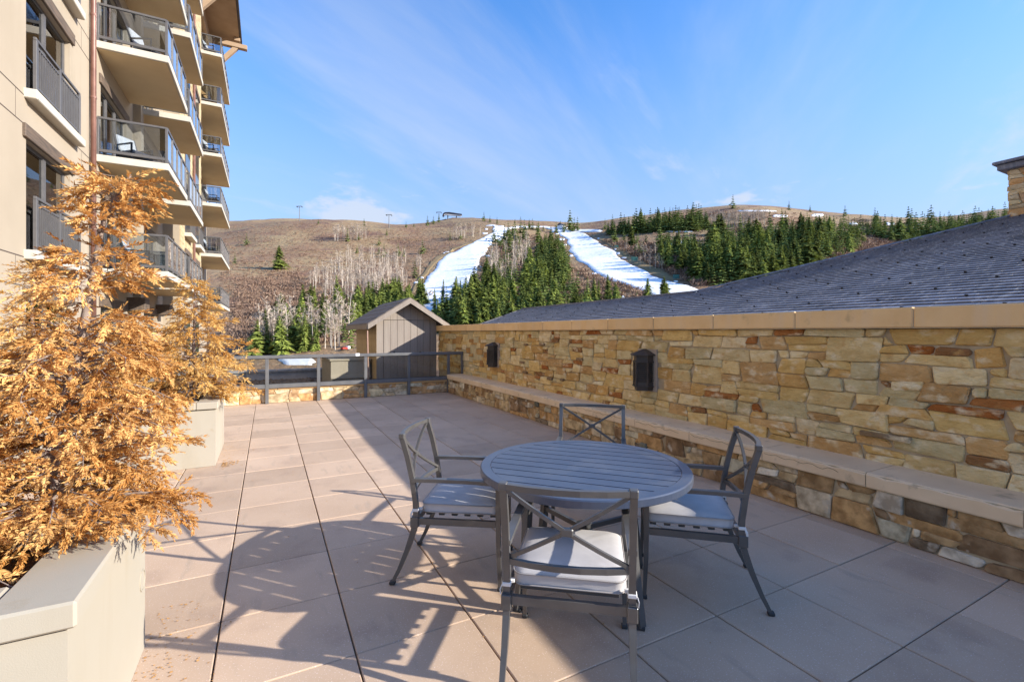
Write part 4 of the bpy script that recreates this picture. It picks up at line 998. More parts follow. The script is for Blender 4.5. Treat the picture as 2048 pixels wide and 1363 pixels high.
BXO = -2.56
def balcony(y0, y1, z, npan, xin=HX, parts=True, glassy=True):
    sl = PB(MB().cbox((xin+0.002, y0, z), (BXO, y1, z+0.20), 0.012), 'balcony', M['slab'], hotel)
    PB(MB().box((xin+0.005, y0+0.06, z-0.012), (BXO-0.06, y1-0.06, z-0.002)), 'soffit', M['soffit'], sl)
    zt = z+0.20; e = 0.06; xo = BXO-e
    runs = [((xin+0.02, y0+e), (xo, y0+e), 1), ((xo, y0+e), (xo, y1-e), npan), ((xin+0.02, y1-e), (xo, y1-e), 1)]
    for (p, q, nn) in runs:
        dx, dy = q[0]-p[0], q[1]-p[1]
        PB(MB().sweep([(p[0], p[1], zt+1.04), (q[0], q[1], zt+1.04)], 0.06, 0.055), 'top_rail', M['bronze'], sl)
        PB(MB().sweep([(p[0], p[1], zt+0.13), (q[0], q[1], zt+0.13)], 0.05, 0.075), 'bottom_rail', M['bronze'], sl)
        for k in range(nn+1):
            if k == nn and nn == 1: continue      # the long run carries the corner post
            x, y = p[0]+dx*k/nn, p[1]+dy*k/nn
            PB(MB().cbox((x-0.032, y-0.032, zt), (x+0.032, y+0.032, zt+1.012), 0.004), 'post', M['bronze'], sl)
        for k in range(nn):
            a = (p[0]+dx*k/nn, p[1]+dy*k/nn); b = (p[0]+dx*(k+1)/nn, p[1]+dy*(k+1)/nn)
            l_ = math.hypot(b[0]-a[0], b[1]-a[1]); ux, uy = (b[0]-a[0])/l_*0.036, (b[1]-a[1])/l_*0.036
            if glassy: PB(MB().sweep([(a[0]+ux, a[1]+uy, zt+0.59), (b[0]-ux, b[1]-uy, zt+0.59)], 0.010, 0.84), 'glass_panel', M['glass_rail'], sl)
YA = (on_X(193, HX)-0.05, on_X(375, BXO)); YB = (on_X(381, BXO), on_X(406.5, BXO)); YC = (on_X(443.5, BXO), on_X(459.5, BXO))
for s in (1, 2, 3, 4): balcony(YA[0], YA[1], s*STO, 4)
for s in (1, 2, 3, 4, 5): balcony(YB[0], YB[1], s*STO, 4)
for s in (1, 2, 3, 4, 5, 6): balcony(YC[0], YC[1], s*STO, 7)
# overhanging eave at the far end, with timber outriggers
EVX = -1.78; EVZ = 24.3; EY1 = on_X(484.5, EVX)
PB(MB().box((-12, 24, EVZ), (EVX, EY1, EVZ+0.30)), 'eave', M['rooftrim'], hotel)
PB(MB().box((-12, 24.02, EVZ-0.05), (EVX-0.16, EY1-0.05, EVZ-0.003)), 'eave_soffit', M['soffitwood'], hotel)
for y in (EY1-1.0, EY1-8.5):
    PB(MB().cbox((HX-1, y-0.22, EVZ-0.85), (EVX+0.38, y+0.16, EVZ-0.52), 0.02), 'outrigger_beam', M['soffitwood'], hotel)
    PB(MB().sweep([(HX+0.1, y, EVZ-3.4), (EVX-0.35, y, EVZ-0.8)], 0.3, 0.3, (0,1,0)), 'brace', M['soffitwood'], hotel)
    PB(MB().cbox((EVX-0.5, y-0.17, EVZ-0.32), (EVX-0.1, y+0.17, EVZ-0.06), 0.02), 'brace_block', M['soffitwood'], hotel)
PB(MB().box((-12, 24.0, HT), (HX+0.3, EY1-0.8, EVZ-0.051)), 'attic_wall', M['soffitwood'], hotel)
# eyebrow canopies and lamps at terrace level
for y in (18.0, 22.6): PB(MB().cbox((HX, y+1.9, 2.3), (HX+0.5, y+2.6, 2.75), 0.02), 'entry_canopy', M['timber'], hotel)

# ------------------------------------------------------------------ chairs on the balconies
def lounge(label, loc, rz, yellow=False):
    t = thing('balcony_chair', label, 'chair', loc, rz, 'chairs on the hotel balconies')
    mf, mc = M['bronze'], M['strap']
    if yellow: mf = mc = M['leafbit']
    for sx in (-0.3, 0.3):
        for sy in (-0.28, 0.28): MB().cbox((sx-0.02, sy-0.02, 0), (sx+0.02, sy+0.02, 0.62), 0.004).build('leg', mf, t)
        MB().cbox((sx-0.03, -0.30, 0.62), (sx+0.03, 0.30, 0.65), 0.004).build('arm', mf, t)
    MB().cbox((-0.3, -0.3, 0.30), (0.3, 0.3, 0.345), 0.004).build('seat_frame', mf, t)
    MB().cbox((-0.27, -0.28, 0.348), (0.27, 0.29, 0.47), 0.03).build('seat_cushion', mc, t, False)
    b = MB().cbox((-0.27, -0.06, 0), (0.27, 0.06, 0.52), 0.03).xform(Matrix.Translation((0, -0.27, 0.475)) @ Matrix.Rotation(0.28, 4, 'X')); b.build('back_cushion', mc, t)
    MB().sweep([(-0.3, -0.29, 0.62), (-0.3, -0.42, 0.98), (0.3, -0.42, 0.98), (0.3, -0.29, 0.62)], 0.03, 0.03, (0,1,0)).build('back_frame', mf, t)
zb = lambda s: s*STO+0.20
lounge('white cushioned chair on the second balcony of the nearest stack', (-3.55, YA[0]+1.0, zb(2)), -2.3)
lounge('white cushioned chair beside the corner of the second balcony, nearest stack', (-3.25, YA[0]+1.9, zb(2)), 2.0)
lounge('white cushioned chair on the third balcony of the nearest stack', (-3.2, YA[0]+0.9, zb(3)), -2.0)
lounge('white cushioned chair on the lowest balcony of the nearest stack', (-3.4, YA[0]+0.9, zb(1)), -1.6)
lounge('yellow chair on the upper balcony of the farthest stack', (-3.3, YC[0]+0.8, zb(5)-0.0), -2.0, True)
lounge('white chair on the fourth balcony of the farthest stack', (-3.2, YC[0]+0.8, zb(4)), -1.9)
lounge('white chair on the top balcony of the farthest stack', (-3.2, YC[0]+0.8, zb(6)), -1.9)
lounge('white chair on the third balcony of the farthest stack', (-3.1, YC[0]+0.8, zb(3)), -1.7)
lounge('white chair on the second balcony of the farthest stack', (-3.2, YC[0]+0.8, zb(2)), -1.7)

# ------------------------------------------------------------------ hills
STR(MB().box((-6000, -4000, -13.0), (6000, 8000, -11.6)), 'ground', M['ground'])
SKY = [(-1400,452),(-700,450),(0,450),(300,448),(460,446),(530,443),(600,441),(690,446),(780,455),(850,451),(905,435),(945,436),(985,444),(1010,449),(1060,452),(1110,456),(1160,461),
       (1210,457),(1290,440),(1370,423),(1470,415),(1540,416),(1600,420),(1700,432),(1760,440),(1830,444),(1900,440),(1960,432),(2048,412),(2300,385),(2800,400),(3600,420)]
DSK = [(-1400,800),(300,780),(600,760),(850,720),(945,700),(1060,740),(1160,700),(1290,640),(1470,620),(1700,600),(1900,640),(2300,640),(3600,700)]
sx, sy = np.array(SKY, float).T; dx_, dy_ = np.array(DSK, float).T
def smooth_sky(px):
    w = np.arange(-260, 261, 20.0); k = np.exp(-(w/130.0)**2); return float((np.interp(px+w, sx, sy)*k).sum()/k.sum())
PXC = np.concatenate([np.arange(-1400, 380, 30), np.arange(380, 2120, 5), np.arange(2120, 3600, 30)]).astype(float)
DD = np.concatenate([np.arange(22, 130, 6), np.arange(130, 520, 4.0), np.arange(520, 900, 7.0), np.arange(900, 1500, 40)]).astype(float)
rs = np.random.RandomState(7); WAV = [(rs.uniform(-1, 1, 2)*2*math.pi/w, rs.uniform(0, 6.28), w*0.008) for w in (260, 180, 120, 85, 60, 45, 33, 25, 19, 15) for _ in range(3)]
def relief(X, Y):
    z = np.zeros_like(X)
    for (k, p, a) in WAV: z += a*np.sin(k[0]*X+k[1]*Y+p)
    return z
def profile(px, d):
    """ground height over depth d in the column of azimuth px"""
    D = np.interp(px, dx_, dy_); ys_ = np.interp(px, sx, sy); d0 = 85.0
    t = np.clip((d-d0)/(D-d0), 0, 1.9); tt = np.minimum(t, 1)
    Sh = 0.5*(1.5*tt-0.5*tt**3)+0.5*(tt*tt*(3-2*tt))
    Sh = np.where(t > 1, 1-0.45*(t-1)**1.3, Sh)
    a = (px-1024)/FPX; X, Y = a*d*CA+d*SA, -a*d*SA+d*CA
    return Sh, X, Y, t
ZG = np.zeros((len(PXC), len(DD))); XG = ZG.copy(); YG = ZG.copy()
for i, px in enumerate(PXC):
    Sh, X, Y, t = profile(px, DD); e = (HOR-np.interp(px, sx, sy))/FPX
    es = (HOR-smooth_sky(px))/FPX; Dm = np.interp(px, dx_, dy_); zt = es*Dm; ex = (e-es)*Dm; bump_ = np.clip((t-0.45)/0.55, 0, 1)**2
    rel = relief(X, Y)*np.clip(t*2.2, 0.06, 1)*np.clip(1.25-t, 0.25, 1)
    for _ in range(8):
        z = -11.0+(zt+11.0)*Sh+ex*bump_+rel; m = np.max((z-EYE)/DD); ex += (e-m)*Dm
    ZG[i], XG[i], YG[i] = z, X, Y
V = np.stack([XG, YG, ZG], -1).reshape(-1, 3); nc, nr = len(PXC), len(DD)
I = np.arange(nc*nr).reshape(nc, nr); F = np.stack([I[:-1,:-1], I[1:,:-1], I[1:,1:], I[:-1,1:]], -1).reshape(-1, 4)
hill = npobj('hillside', npmesh('hillside', V, F, M['hill'], smooth=True)); hill['kind'] = 'structure'
YP = HOR-(ZG-EYE)/DD*FPX; YPM = np.minimum.accumulate(YP, 1)
def ground(px, py):
    """where the line of sight at (px, py) meets the hill: (X, Y, Z, depth)"""
    i = int(np.clip(np.searchsorted(PXC, px)-1, 0, nc-2)); f = (px-PXC[i])/(PXC[i+1]-PXC[i])
    col = YPM[i]*(1-f)+YPM[i+1]*f; zc_ = ZG[i]*(1-f)+ZG[i+1]*f
    k = np.argmax(col <= py) if (col <= py).any() else int(np.argmin(col))
    if k == 0: d, z = DD[0], zc_[0]
    else:
        den_ = col[k-1]-col[k]; w = 0 if den_ < 1e-6 else min(max((col[k-1]-py)/den_, 0), 1)
        d = DD[k-1]+(DD[k]-DD[k-1])*w; z = zc_[k-1]+(zc_[k]-zc_[k-1])*w
    x, y = w_of((px-1024)/FPX*d, d); return x, y, z, d
def zg_at(X, Y):
    d = X*SA+Y*CA; px = 1024+(X*CA-Y*SA)/d*FPX
    i = int(np.clip(np.searchsorted(PXC, px)-1, 0, nc-2)); f = (px-PXC[i])/(PXC[i+1]-PXC[i]); k = int(np.clip(np.searchsorted(DD, d)-1, 0, nr-2)); w = (d-DD[k])/(DD[k+1]-DD[k])
    return (ZG[i,k]*(1-f)+ZG[i+1,k]*f)*(1-w)+(ZG[i,k+1]*(1-f)+ZG[i+1,k+1]*f)*w

# ------------------------------------------------------------------ groomed snow
def sheet(name, left, right, m, lift, rows=60, cols=14, jag=0.0, seed=1, kind='structure'):
    """surface laid on the hill between two edge lines, listed from the top down"""
    r = random.Random(seed)
    def samp(Ln, f):
        k = f*(len(Ln)-1); i = min(int(k), len(Ln)-2); w = k-i; return Ln[i][0]+(Ln[i+1][0]-Ln[i][0])*w, Ln[i][1]+(Ln[i+1][1]-Ln[i][1])*w
    vs = []
    for q in range(rows+1):
        a, b = samp(left, q/rows), samp(right, q/rows)
        ja = jag*(0.9*math.sin(q*0.23+seed)+0.7*math.sin(q*0.61+2*seed)+r.uniform(-0.6, 0.6)); jb = jag*(0.9*math.sin(q*0.27+3*seed)+0.7*math.sin(q*0.53+seed)+r.uniform(-0.6, 0.6))
        for c in range(cols+1):
            u = c/cols; px = a[0]+ja+(b[0]+jb-a[0]-ja)*u; py = a[1]+(b[1]-a[1])*u
            x, y, z, d = ground(px, py); vs.append((x, y, z+(lift if 0 < c < cols and 0 < q < rows else -0.5)))
    fs = [(q*(cols+1)+c, (q+1)*(cols+1)+c, (q+1)*(cols+1)+c+1, q*(cols+1)+c+1) for q in range(rows) for c in range(cols)]
    o = MB().add(vs, fs).build(name, m, None, True); o['kind'] = kind; return o
R1L = [(968,452),(985,449),(984,458),(980,468),(960,479),(935,488),(905,503),(885,514),(868,530),(850,556),(836,580),(818,604),(800,630)]
R1R = [(1008,452),(1024,458),(1006,470),(990,482),(978,494),(968,508),(962,525),(955,540),(948,555),(940,570),(932,590),(925,610),(915,630)]
sheet('ski_run', R1L, R1R, M['snow'], 0.5, jag=3.2, seed=3, rows=110)
R2L = [(1010,457),(1050,456),(1082,455),(1112,462),(1124,472),(1132,485),(1140,500),(1150,518),(1172,535),(1200,552),(1235,566),(1275,580),(1315,595)]
R2R = [(1030,453),(1090,453),(1120,456),(1160,465),(1185,475),(1205,488),(1228,502),(1250,520),(1278,535),(1305,550),(1340,562),(1372,571),(1420,584)]
sheet('ski_run', R2L, R2R, M['snow'], 0.5, jag=3.2, seed=4, rows=110)
sheet('run_verge', [(960,481),(935,486),(905,495),(880,508),(855,530),(830,570),(800,610)], [(962,481),(936,489),(908,503),(887,515),(868,532),(848,560),(818,606)], M['verge'], 0.3, rows=40, cols=6, jag=3, seed=5)
sheet('run_verge', [(1190,476),(1230,502),(1252,520),(1280,536),(1310,552),(1345,563)], [(1205,474),(1252,500),(1282,516),(1318,534),(1345,548),(1380,560)], M['verge'], 0.3, rows=40, cols=6, jag=3, seed=6)
for k, (x0, x1, y0, y1) in enumerate([(1332,1402,481,495), (1130,1210,459,464), (1525,1548,487,495), (1590,1610,480,486), (1330,1390,462,464.5), (1540,1575,430,434), (1620,1650,428,433), (1465,1560,421,423), (1480,1600,508,513), (1700,1716,445,449), (556,632,713,731), (1770,1790,445,450), (1650,1680,470,475)]):
    xm = (x0+x1)/2
    sheet('snow_patch', [(x0+(x1-x0)*.2, y0), (x0, (y0+y1)/2), (x0+(x1-x0)*.15, y1)], [(x1-(x1-x0)*.25, y0), (x1, (y0+y1)/2), (x1-(x1-x0)*.1, y1)], M['snow'], 0.45, rows=8, cols=10, jag=(x1-x0)*0.08, seed=20+k)
rq = random.Random(77)
for k in range(26):
    Ln = (R1L, R1R, R2L, R2R)[k % 4]; f = rq.uniform(0.15, 0.9)*(len(Ln)-1); i = int(f); w = f-i; sgn = -1 if k % 4 in (0, 2) else 1
    x0 = Ln[i][0]+(Ln[i+1][0]-Ln[i][0])*w+sgn*rq.uniform(3, 11); y0 = Ln[i][1]+(Ln[i+1][1]-Ln[i][1])*w; wd = rq.uniform(3, 8); ht = rq.uniform(0.8, 2.4)
    sheet('snow_patch', [(x0-wd*.3, y0-ht), (x0-wd, y0), (x0-wd*.4, y0+ht)], [(x0+wd*.4, y0-ht), (x0+wd, y0), (x0+wd*.2, y0+ht)], M['snow'], 0.35, rows=4, cols=6, jag=0.8, seed=200+k)
for k, (p, q) in enumerate([((700,478),(840,478)), ((560,505),(700,500)), ((1330,463),(1420,464)), ((940,470),(1000,463))]):
    sheet('dirt_track', [p, ((p[0]+q[0])/2, (p[1]+q[1])/2-0.4), q], [(p[0], p[1]+1.6), ((p[0]+q[0])/2, (p[1]+q[1])/2+1.3), (q[0], q[1]+1.6)], M['verge'], 0.2, rows=20, cols=3, seed=50+k)

# ------------------------------------------------------------------ conifers
def conifer_np(seed, slim=0.20, full=1.0, nwh=20):
    """crown (unit height) as triangles; returns V, F, tone"""
    r = np.random.RandomState(seed); T_ = []; tn = []
    asy = r.uniform(0, 6.28); gap = r.uniform(0.06, 0.24)
    for i in range(nwh):
        h = 0.07+0.91*(i/(nwh-1))**0.92; R = slim*(1-h)**0.80*(0.55+0.75*r.rand())+0.006; nb_ = int(6+5*(1-h))
        a0 = r.rand()*6.28
        for k in range(nb_):
            az = a0+6.283*k/nb_+r.uniform(-.3,.3); Lb = R*r.uniform(0.6, 1.22)*full*(1+0.22*math.cos(az-asy)); dr = np.array((math.cos(az), math.sin(az), 0)); sd = np.array((-dr[1], dr[0], 0))
            tone = np.clip(r.normal(0.42, 0.24), 0, 1); nt2 = 5
            if r.rand() < gap: continue
            for q in range(nt2):
                s = (q+0.35)/nt2; b = dr*Lb*s*0.85+np.array((0,0,h+0.015-0.38*Lb*s*s)); w = (0.075*(1-0.4*s)*(1-h*0.6)+0.012); ln = Lb*0.50+0.014
                for g_ in (-1, 1):
                    dv = dr*ln*r.uniform(.5,1)+sd*g_*ln*r.uniform(.3,.9)+np.array((0,0,-ln*r.uniform(.1,.55)))
                    T_.append((b-dr*w*0.5+np.array((0,0,w*0.5)), b+dr*w*0.7-np.array((0,0,w*0.3)), b+dv)); tn.append(np.clip(tone+0.35*(s-0.4)+r.uniform(-.15,.15), 0, 1))
    for k in range(10):
        az = r.rand()*6.28; T_.append((np.array((0,0,1.0)), np.array((math.cos(az)*0.018, math.sin(az)*0.018, 0.93)), np.array((math.cos(az+1)*0.018, math.sin(az+1)*0.018, 0.92)))); tn.append(0.5)
    V = np.array(T_).reshape(-1, 3); return V, np.arange(len(V)).reshape(-1, 3), np.array(tn)
CON = [conifer_np(100+k, sl, 1.0) for k, sl in enumerate((0.23, 0.27, 0.31, 0.18, 0.36, 0.25, 0.21, 0.29, 0.33))]
trunk_me = MB().tube([(0,0,-0.06), (0,0,0.5), (0,0,0.97)], [0.016, 0.010, 0.002], 5).mesh('trunk', M['ctrunk'])
crown_me = {False: [npmesh('crown', V, F, M['conifer'], t) for V, F, t in CON], True: [npmesh('crown', V, F, M['conifer_far'], t) for V, F, t in CON]}
def joined(V, F, t, m):
    o = MB().tube([(0,0,-0.06), (0,0,0.9)], [0.016, 0.003], 3); tv = np.array(o.v); tf = np.array([f for f in o.f if len(f) == 4])
    tri = np.concatenate([tf[:, [0,1,2]], tf[:, [0,2,3]]])
    return npmesh('conifer', np.concatenate([V, tv]), np.concatenate([F, tri+len(V)]), [m, M['ctrunk']], np.concatenate([t, np.zeros(len(tri))]), mi=np.concatenate([np.zeros(len(F), int), np.ones(len(tri), int)]))
whole_me = {False: [joined(*c, M['conifer']) for c in CON], True: [joined(*c, M['conifer_far']) for c in CON]}
def in_poly(poly, r):
    xs_ = [p[0] for p in poly]; ys_ = [p[1] for p in poly]
    while True:
        x, y = r.uniform(min(xs_), max(xs_)), r.uniform(min(ys_), max(ys_)); c = False
        for i in range(len(poly)):
            (xa, ya), (xb, yb) = poly[i], poly[i-1]
            if (ya > y) != (yb > y) and x < (xb-xa)*(y-ya)/(yb-ya)+xa: c = not c
        if c: return x, y
rng = random.Random(99)
CF = []        # (x, y, z, depth, height, area, far)
AREAS = [
 ('bright green conifer in the dense stand right of the shed roof', [(858,640),(880,612),(960,590),(1040,605),(1110,620),(1190,640),(1190,668),(858,668)], 105, 7, 12, False),
 ('green conifer scattered at the foot of the wide snow run', [(1100,575),(1200,595),(1330,605),(1340,622),(1150,640)], 20, 7, 11, False),
 ('dark conifer on the knoll top between the two snow runs', [(985,478),(1030,466),(1065,462),(1040,490),(990,496)], 22, 8, 12, True),
 ('conifer on the right flank of the knoll between the snow runs', [(1070,482),(1118,476),(1140,530),(1135,566),(1080,545)], 42, 8, 13, False),
 ('conifer among the bare brush in the middle of the knoll', [(990,540),(1080,540),(1150,580),(1060,600),(960,590)], 26, 8, 13, False),
 ('small conifer on the skyline around the top of the runs', [(1050,458),(1130,456),(1160,462),(1130,466)], 12, 6, 11, True),
 ('dark conifer along the upper ridge of the right hill', [(1200,466),(1290,452),(1400,440),(1425,462),(1215,470)], 62, 9, 14, True),
 ('conifer on the right hill beside the wide snow run', [(1190,478),(1320,482),(1420,500),(1560,560),(1420,572),(1330,540),(1260,498)], 92, 8, 13, False),
 ('conifer in the forest in the middle of the right hill', [(1415,462),(1500,455),(1570,440),(1640,470),(1740,470),(1700,510),(1560,560),(1420,565)], 105, 9, 16, False),
 ('dark conifer on the far right ridge above the shingle roof', [(1700,462),(1800,452),(2020,438),(2010,452),(1760,490)], 56, 9, 14, True),
 ('bushy conifer directly left of the shed roof', [(690,625),(760,600),(850,598),(850,612),(760,635),(700,650)], 34, 6, 10, False),
 ('conifer in the valley behind the railing', [(468,690),(560,670),(700,660),(706,700),(480,715)], 26, 5, 10, False),
 ('conifer on the lower slope left of the shed', [(540,640),(620,615),(720,600),(860,596),(860,625),(690,660),(560,665)], 70, 5, 10, False)]
for lab, poly, n_, h0, h1, far in AREAS:
    for _ in range(n_):
        px, py = in_poly(poly, rng); x, y, z, d = ground(px, py); CF.append((x, y, z, d, rng.uniform(h0, h1)*rng.choice((0.75, 1, 1, 1.1)), lab, far))
for px, py, h in ((556,538,12),(845,507,9.5),(796,511,8),(808,512,6.5),(768,514,8.5),(758,508,6),(829,555,8),(695,482,9),(717,480,5.5),(493,490,8),(470,527,6),(637,447,4),(758,490,6),(714,506,5),(773,470,5),(900,480,6),(921,478,6)):
    x, y, z, d = ground(px, py); CF.append((x, y, z, d, h, 'lone conifer standing on the open brown slope of the left hill', False))
for px, h in ((855,9),(828,4),(812,5),(867,7),(878,8),(968,8),(980,6),(994,6),(1466,11),(1385,8),(1340,7),(1210,8),(1225,10),(1130,7),(1140,16),(1155,11),(728,6),(1578,8),(1620,6),(1690,9),(1750,10)):
    py = np.interp(px, sx, sy)+1.2; x, y, z, d = ground(px, py); CF.append((x, y, z, d, h, 'small dark conifer on the hill skyline', True))
CF.sort(key=lambda q: -q[4]/q[3])
NI = 298
for i, (x, y, z, d, h, lab, far) in enumerate(CF[:NI]):
    v = rng.randrange(9); w_ = rng.uniform(0.75, 1.3); sc = (h*w_, h*w_*rng.uniform(0.85, 1.15), h); rz = rng.uniform(0, 6.28); tl = (rng.gauss(0, 0.03), rng.gauss(0, 0.03), rz)
    if h/d*FPX > 42:
        o = thing('conifer', lab, 'tree', (x, y, z-0.2), rz, 'conifers on the hills'); o.scale = sc; o.rotation_euler = tl
        for nm, me in (('trunk', trunk_me), ('crown', crown_me[far][v])): npobj(nm, me, o)
    else:
        o = npobj('conifer', whole_me[far][v], None, (x, y, z-0.2)); o.scale = sc; o.rotation_euler = tl; tag(o, lab, 'tree', 'conifers on the hills')
# the rest of the forest, too small to tell apart
LOW = [conifer_np(300+k, sl, 1.0, 8) for k, sl in enumerate((0.24, 0.29, 0.33))]
def scatter(name, items, temps, m, label, cat):
    Vs, Ts = [], []
    for (x, y, z, h, w) in items:
        V, F, t = temps[rng.randrange(len(temps))]; a = rng.uniform(0, 6.28); c, s = math.cos(a), math.sin(a)
        q = V*np.array((w, w, h)); q = np.stack([q[:,0]*c-q[:,1]*s+x, q[:,0]*s+q[:,1]*c+y, q[:,2]+z], -1); Vs.append(q); Ts.append(np.clip(t+rng.uniform(-.25,.25), 0, 1))
    V = np.concatenate(Vs); F = np.arange(len(V)).reshape(-1, 3)
    return tag(npobj(name, npmesh(name, V, F, m, np.concatenate(Ts))), label, cat, kind='stuff')
items = [(x, y, z-0.2, h, h) for (x, y, z, d, h, l_, f_) in CF[NI:]]
for poly, n_, h0, h1 in (([(1420,470),(1640,465),(1740,475),(1690,515),(1560,555),(1420,560)], 330, 5, 11), ([(1210,462),(1400,442),(1425,460),(1215,470)], 150, 6, 11), ([(1320,490),(1420,505),(1540,560),(1420,572)], 190, 5, 10), ([(1750,475),(2020,440),(2010,455),(1800,490)], 140, 6, 11), ([(870,640),(960,610),(1190,640),(1180,665),(870,665)], 90, 4, 9), ([(560,660),(700,630),(860,610),(860,640),(600,690)], 60, 3, 7), ([(1080,490),(1120,490),(1140,560),(1090,550)], 70, 5, 9), ([(985,500),(1075,480),(1130,560),(1200,600),(1000,605),(950,590)], 150, 4, 9), ([(1600,450),(1750,450),(1760,480),(1660,500)], 70, 5, 10)):
    for _ in range(n_):
        px, py = in_poly(poly, rng); x, y, z, d = ground(px, py); h = rng.uniform(h0, h1); items.append((x, y, z-0.2, h, h))
scatter('far_forest', items, LOW, M['conifer_far'], 'small far conifers filling the forest on the hills', 'forest')

# ------------------------------------------------------------------ bare aspens
def aspen_np(seed, fine=1.0):
    r = np.random.RandomState(seed); T_ = []; mi = []; tn = []
    def stick(a, b, w0, w1, m):
        a = np.array(a, float); b = np.array(b, float); d = b-a; d /= np.linalg.norm(d)+1e-9; s = np.cross(d, (0.3,0.5,0.1)); s /= np.linalg.norm(s); u = np.cross(d, s)
        for g_ in range(3):
            q0 = s*math.cos(g_*2.094)+u*math.sin(g_*2.094); q1 = s*math.cos((g_+1)*2.094)+u*math.sin((g_+1)*2.094)
            T_.append((a+q0*w0, a+q1*w0, b+q0*w1)); T_.append((a+q1*w0, b+q1*w1, b+q0*w1)); mi.extend((m, m)); tn.extend((r.rand(),)*2)
    top = np.array((r.uniform(-.06,.06), r.uniform(-.06,.06), 1.0)); mid = np.array((r.uniform(-.02,.02), r.uniform(-.02,.02), .5))
    stick((0,0,-.05), mid, .014, .010, 0); stick(mid, top, .010, .003, 0)
    for k in range(26):
        h = r.uniform(.30, .97); b = mid*(h/.5) if h < .5 else mid+(top-mid)*((h-.5)/.5); az = r.rand()*6.28; Lb = r.uniform(.10, .26)*(1.25-h)
        e = b+np.array((math.cos(az)*Lb, math.sin(az)*Lb, Lb*r.uniform(.5, 1.3))); stick(b, e, .0042, .0018, 1)
        for q in range(5):
            s = r.uniform(.3, 1); p = b+(e-b)*s; dv = r.normal(0, .05, 3)+np.array((0,0,.035)); T_.append((p, p+dv, p+dv*0.5+r.normal(0, .006, 3)+np.array((0.004,0,0)))); mi.append(1); tn.append(r.rand())
    V = np.array(T_).reshape(-1, 3); return V, np.arange(len(V)).reshape(-1, 3), np.array(tn), np.array(mi)
ASP = [aspen_np(40+k) for k in range(5)]
asp_me = [npmesh('bare_aspen', V, F, [M['aspen'], M['twig']], t, mi=mi) for V, F, t, mi in ASP]
asp_tr = []; asp_cr = []
for V, F, t, mi in ASP:
    asp_tr.append(npmesh('trunk', V, F[mi == 0], M['aspen'], t[mi == 0])); asp_cr.append(npmesh('crown', V, F[mi == 1], M['twig'], t[mi == 1]))
AF = []
for lab, poly, n_, h0, h1 in (
 ('bare pale aspen in the grove on the left hill', [(615,572),(660,530),(700,508),(830,518),(852,545),(815,585),(740,600),(650,600)], 175, 6, 9.5),
 ('bare pale aspen in the small row high on the left hill', [(664,483),(740,481),(745,474),(664,477)], 22, 8, 12),
 ('bare aspen beside the narrow snow run', [(905,482),(962,474),(962,470),(905,474)], 20, 6, 10),
 ('bare aspen on the knoll between the snow runs', [(965,560),(985,515),(1030,482),(1060,480),(1062,540),(1000,585)], 62, 7, 11),
 ('bare aspen in the valley behind the railing', [(490,700),(560,660),(700,650),(704,700),(500,712)], 30, 7, 13),
 ('bare aspen on the right hill above the forest', [(1415,450),(1530,444),(1530,452),(1420,458)], 40, 8, 11),
 ('bare aspen on the lower right hill', [(1230,505),(1320,500),(1330,545),(1300,540)], 16, 5, 8)):
    for _ in range(n_):
        px, py = in_poly(poly, rng); x, y, z, d = ground(px, py); AF.append((x, y, z, d, rng.uniform(h0, h1), lab))
AF.sort(key=lambda q: -q[4]/q[3])
for i, (x, y, z, d, h, lab) in enumerate(AF[:295]):
    v = rng.randrange(5); sc = (h*1.15, h*1.15, h); rz = rng.uniform(0, 6.28)
    if h/d*FPX > 42:
        o = thing('bare_aspen', lab, 'tree', (x, y, z-0.1), rz, 'bare aspens on the hills'); o.scale = sc
        npobj('trunk', asp_tr[v], o); npobj('crown', asp_cr[v], o)
    else:
        o = npobj('bare_aspen', asp_me[v], None, (x, y, z-0.1)); o.scale = sc; o.rotation_euler = (0,0,rz); tag(o, lab, 'tree', 'bare aspens on the hills')
scatter('far_aspens', [(x, y, z-0.1, h, h*1.1) for (x, y, z, d, h, l_) in AF[295:]], [(V, F, t) for V, F, t, mi in ASP], M['twig'], 'smallest bare aspens thickening the groves', 'grove')

# ------------------------------------------------------------------ bare brush
def tuft_np(seed, n=20):
    r = np.random.RandomState(seed); T_ = []
    for k in range(n):
        az = r.rand()*6.28; el = r.uniform(.25, 1.5); L_ = r.uniform(.6, 1); d = np.array((math.cos(az)*math.cos(el), math.sin(az)*math.cos(el), math.sin(el)*0.9))*L_
        p = r.normal(0, .22, 3)*np.array((1,1,0)); w = r.normal(0, .035, 3); T_.append((p, p+d+w, p+d*0.8-w*1.2))
    V = np.array(T_).reshape(-1, 3); return V, np.arange(len(V)).reshape(-1, 3), r.rand(n)
TU = [tuft_np(k) for k in range(6)]
items = []
def brush(poly, n_, h0, h1):
    for _ in range(n_):
        px, py = in_poly(poly, rng); x, y, z, d = ground(px, py); h = rng.uniform(h0, h1); items.append((x, y, z-0.1, h, h*rng.uniform(0.9, 1.6)))
brush([(440,452),(600,446),(780,460),(960,445),(975,466),(900,500),(850,540),(800,600),(600,690),(440,690)], 5200, 0.5, 1.5)
brush([(600,640),(640,590),(860,590),(840,640),(640,690)], 700, 1.5, 3.0)
brush([(470,560),(600,540),(640,640),(560,690),(470,690)], 1700, 0.7, 1.9)
brush([(930,640),(975,500),(1060,466),(1115,480),(1140,530),(1330,600),(1200,640)], 1900, 1.2, 2.8)
brush([(1200,480),(1240,500),(1330,545),(1400,575),(1440,560),(1330,490)], 900, 1.5, 3.2)
brush([(1290,440),(1470,418),(1700,436),(1840,450),(2000,445),(1700,515),(1450,575),(1330,500)], 2600, 0.8, 2.2)
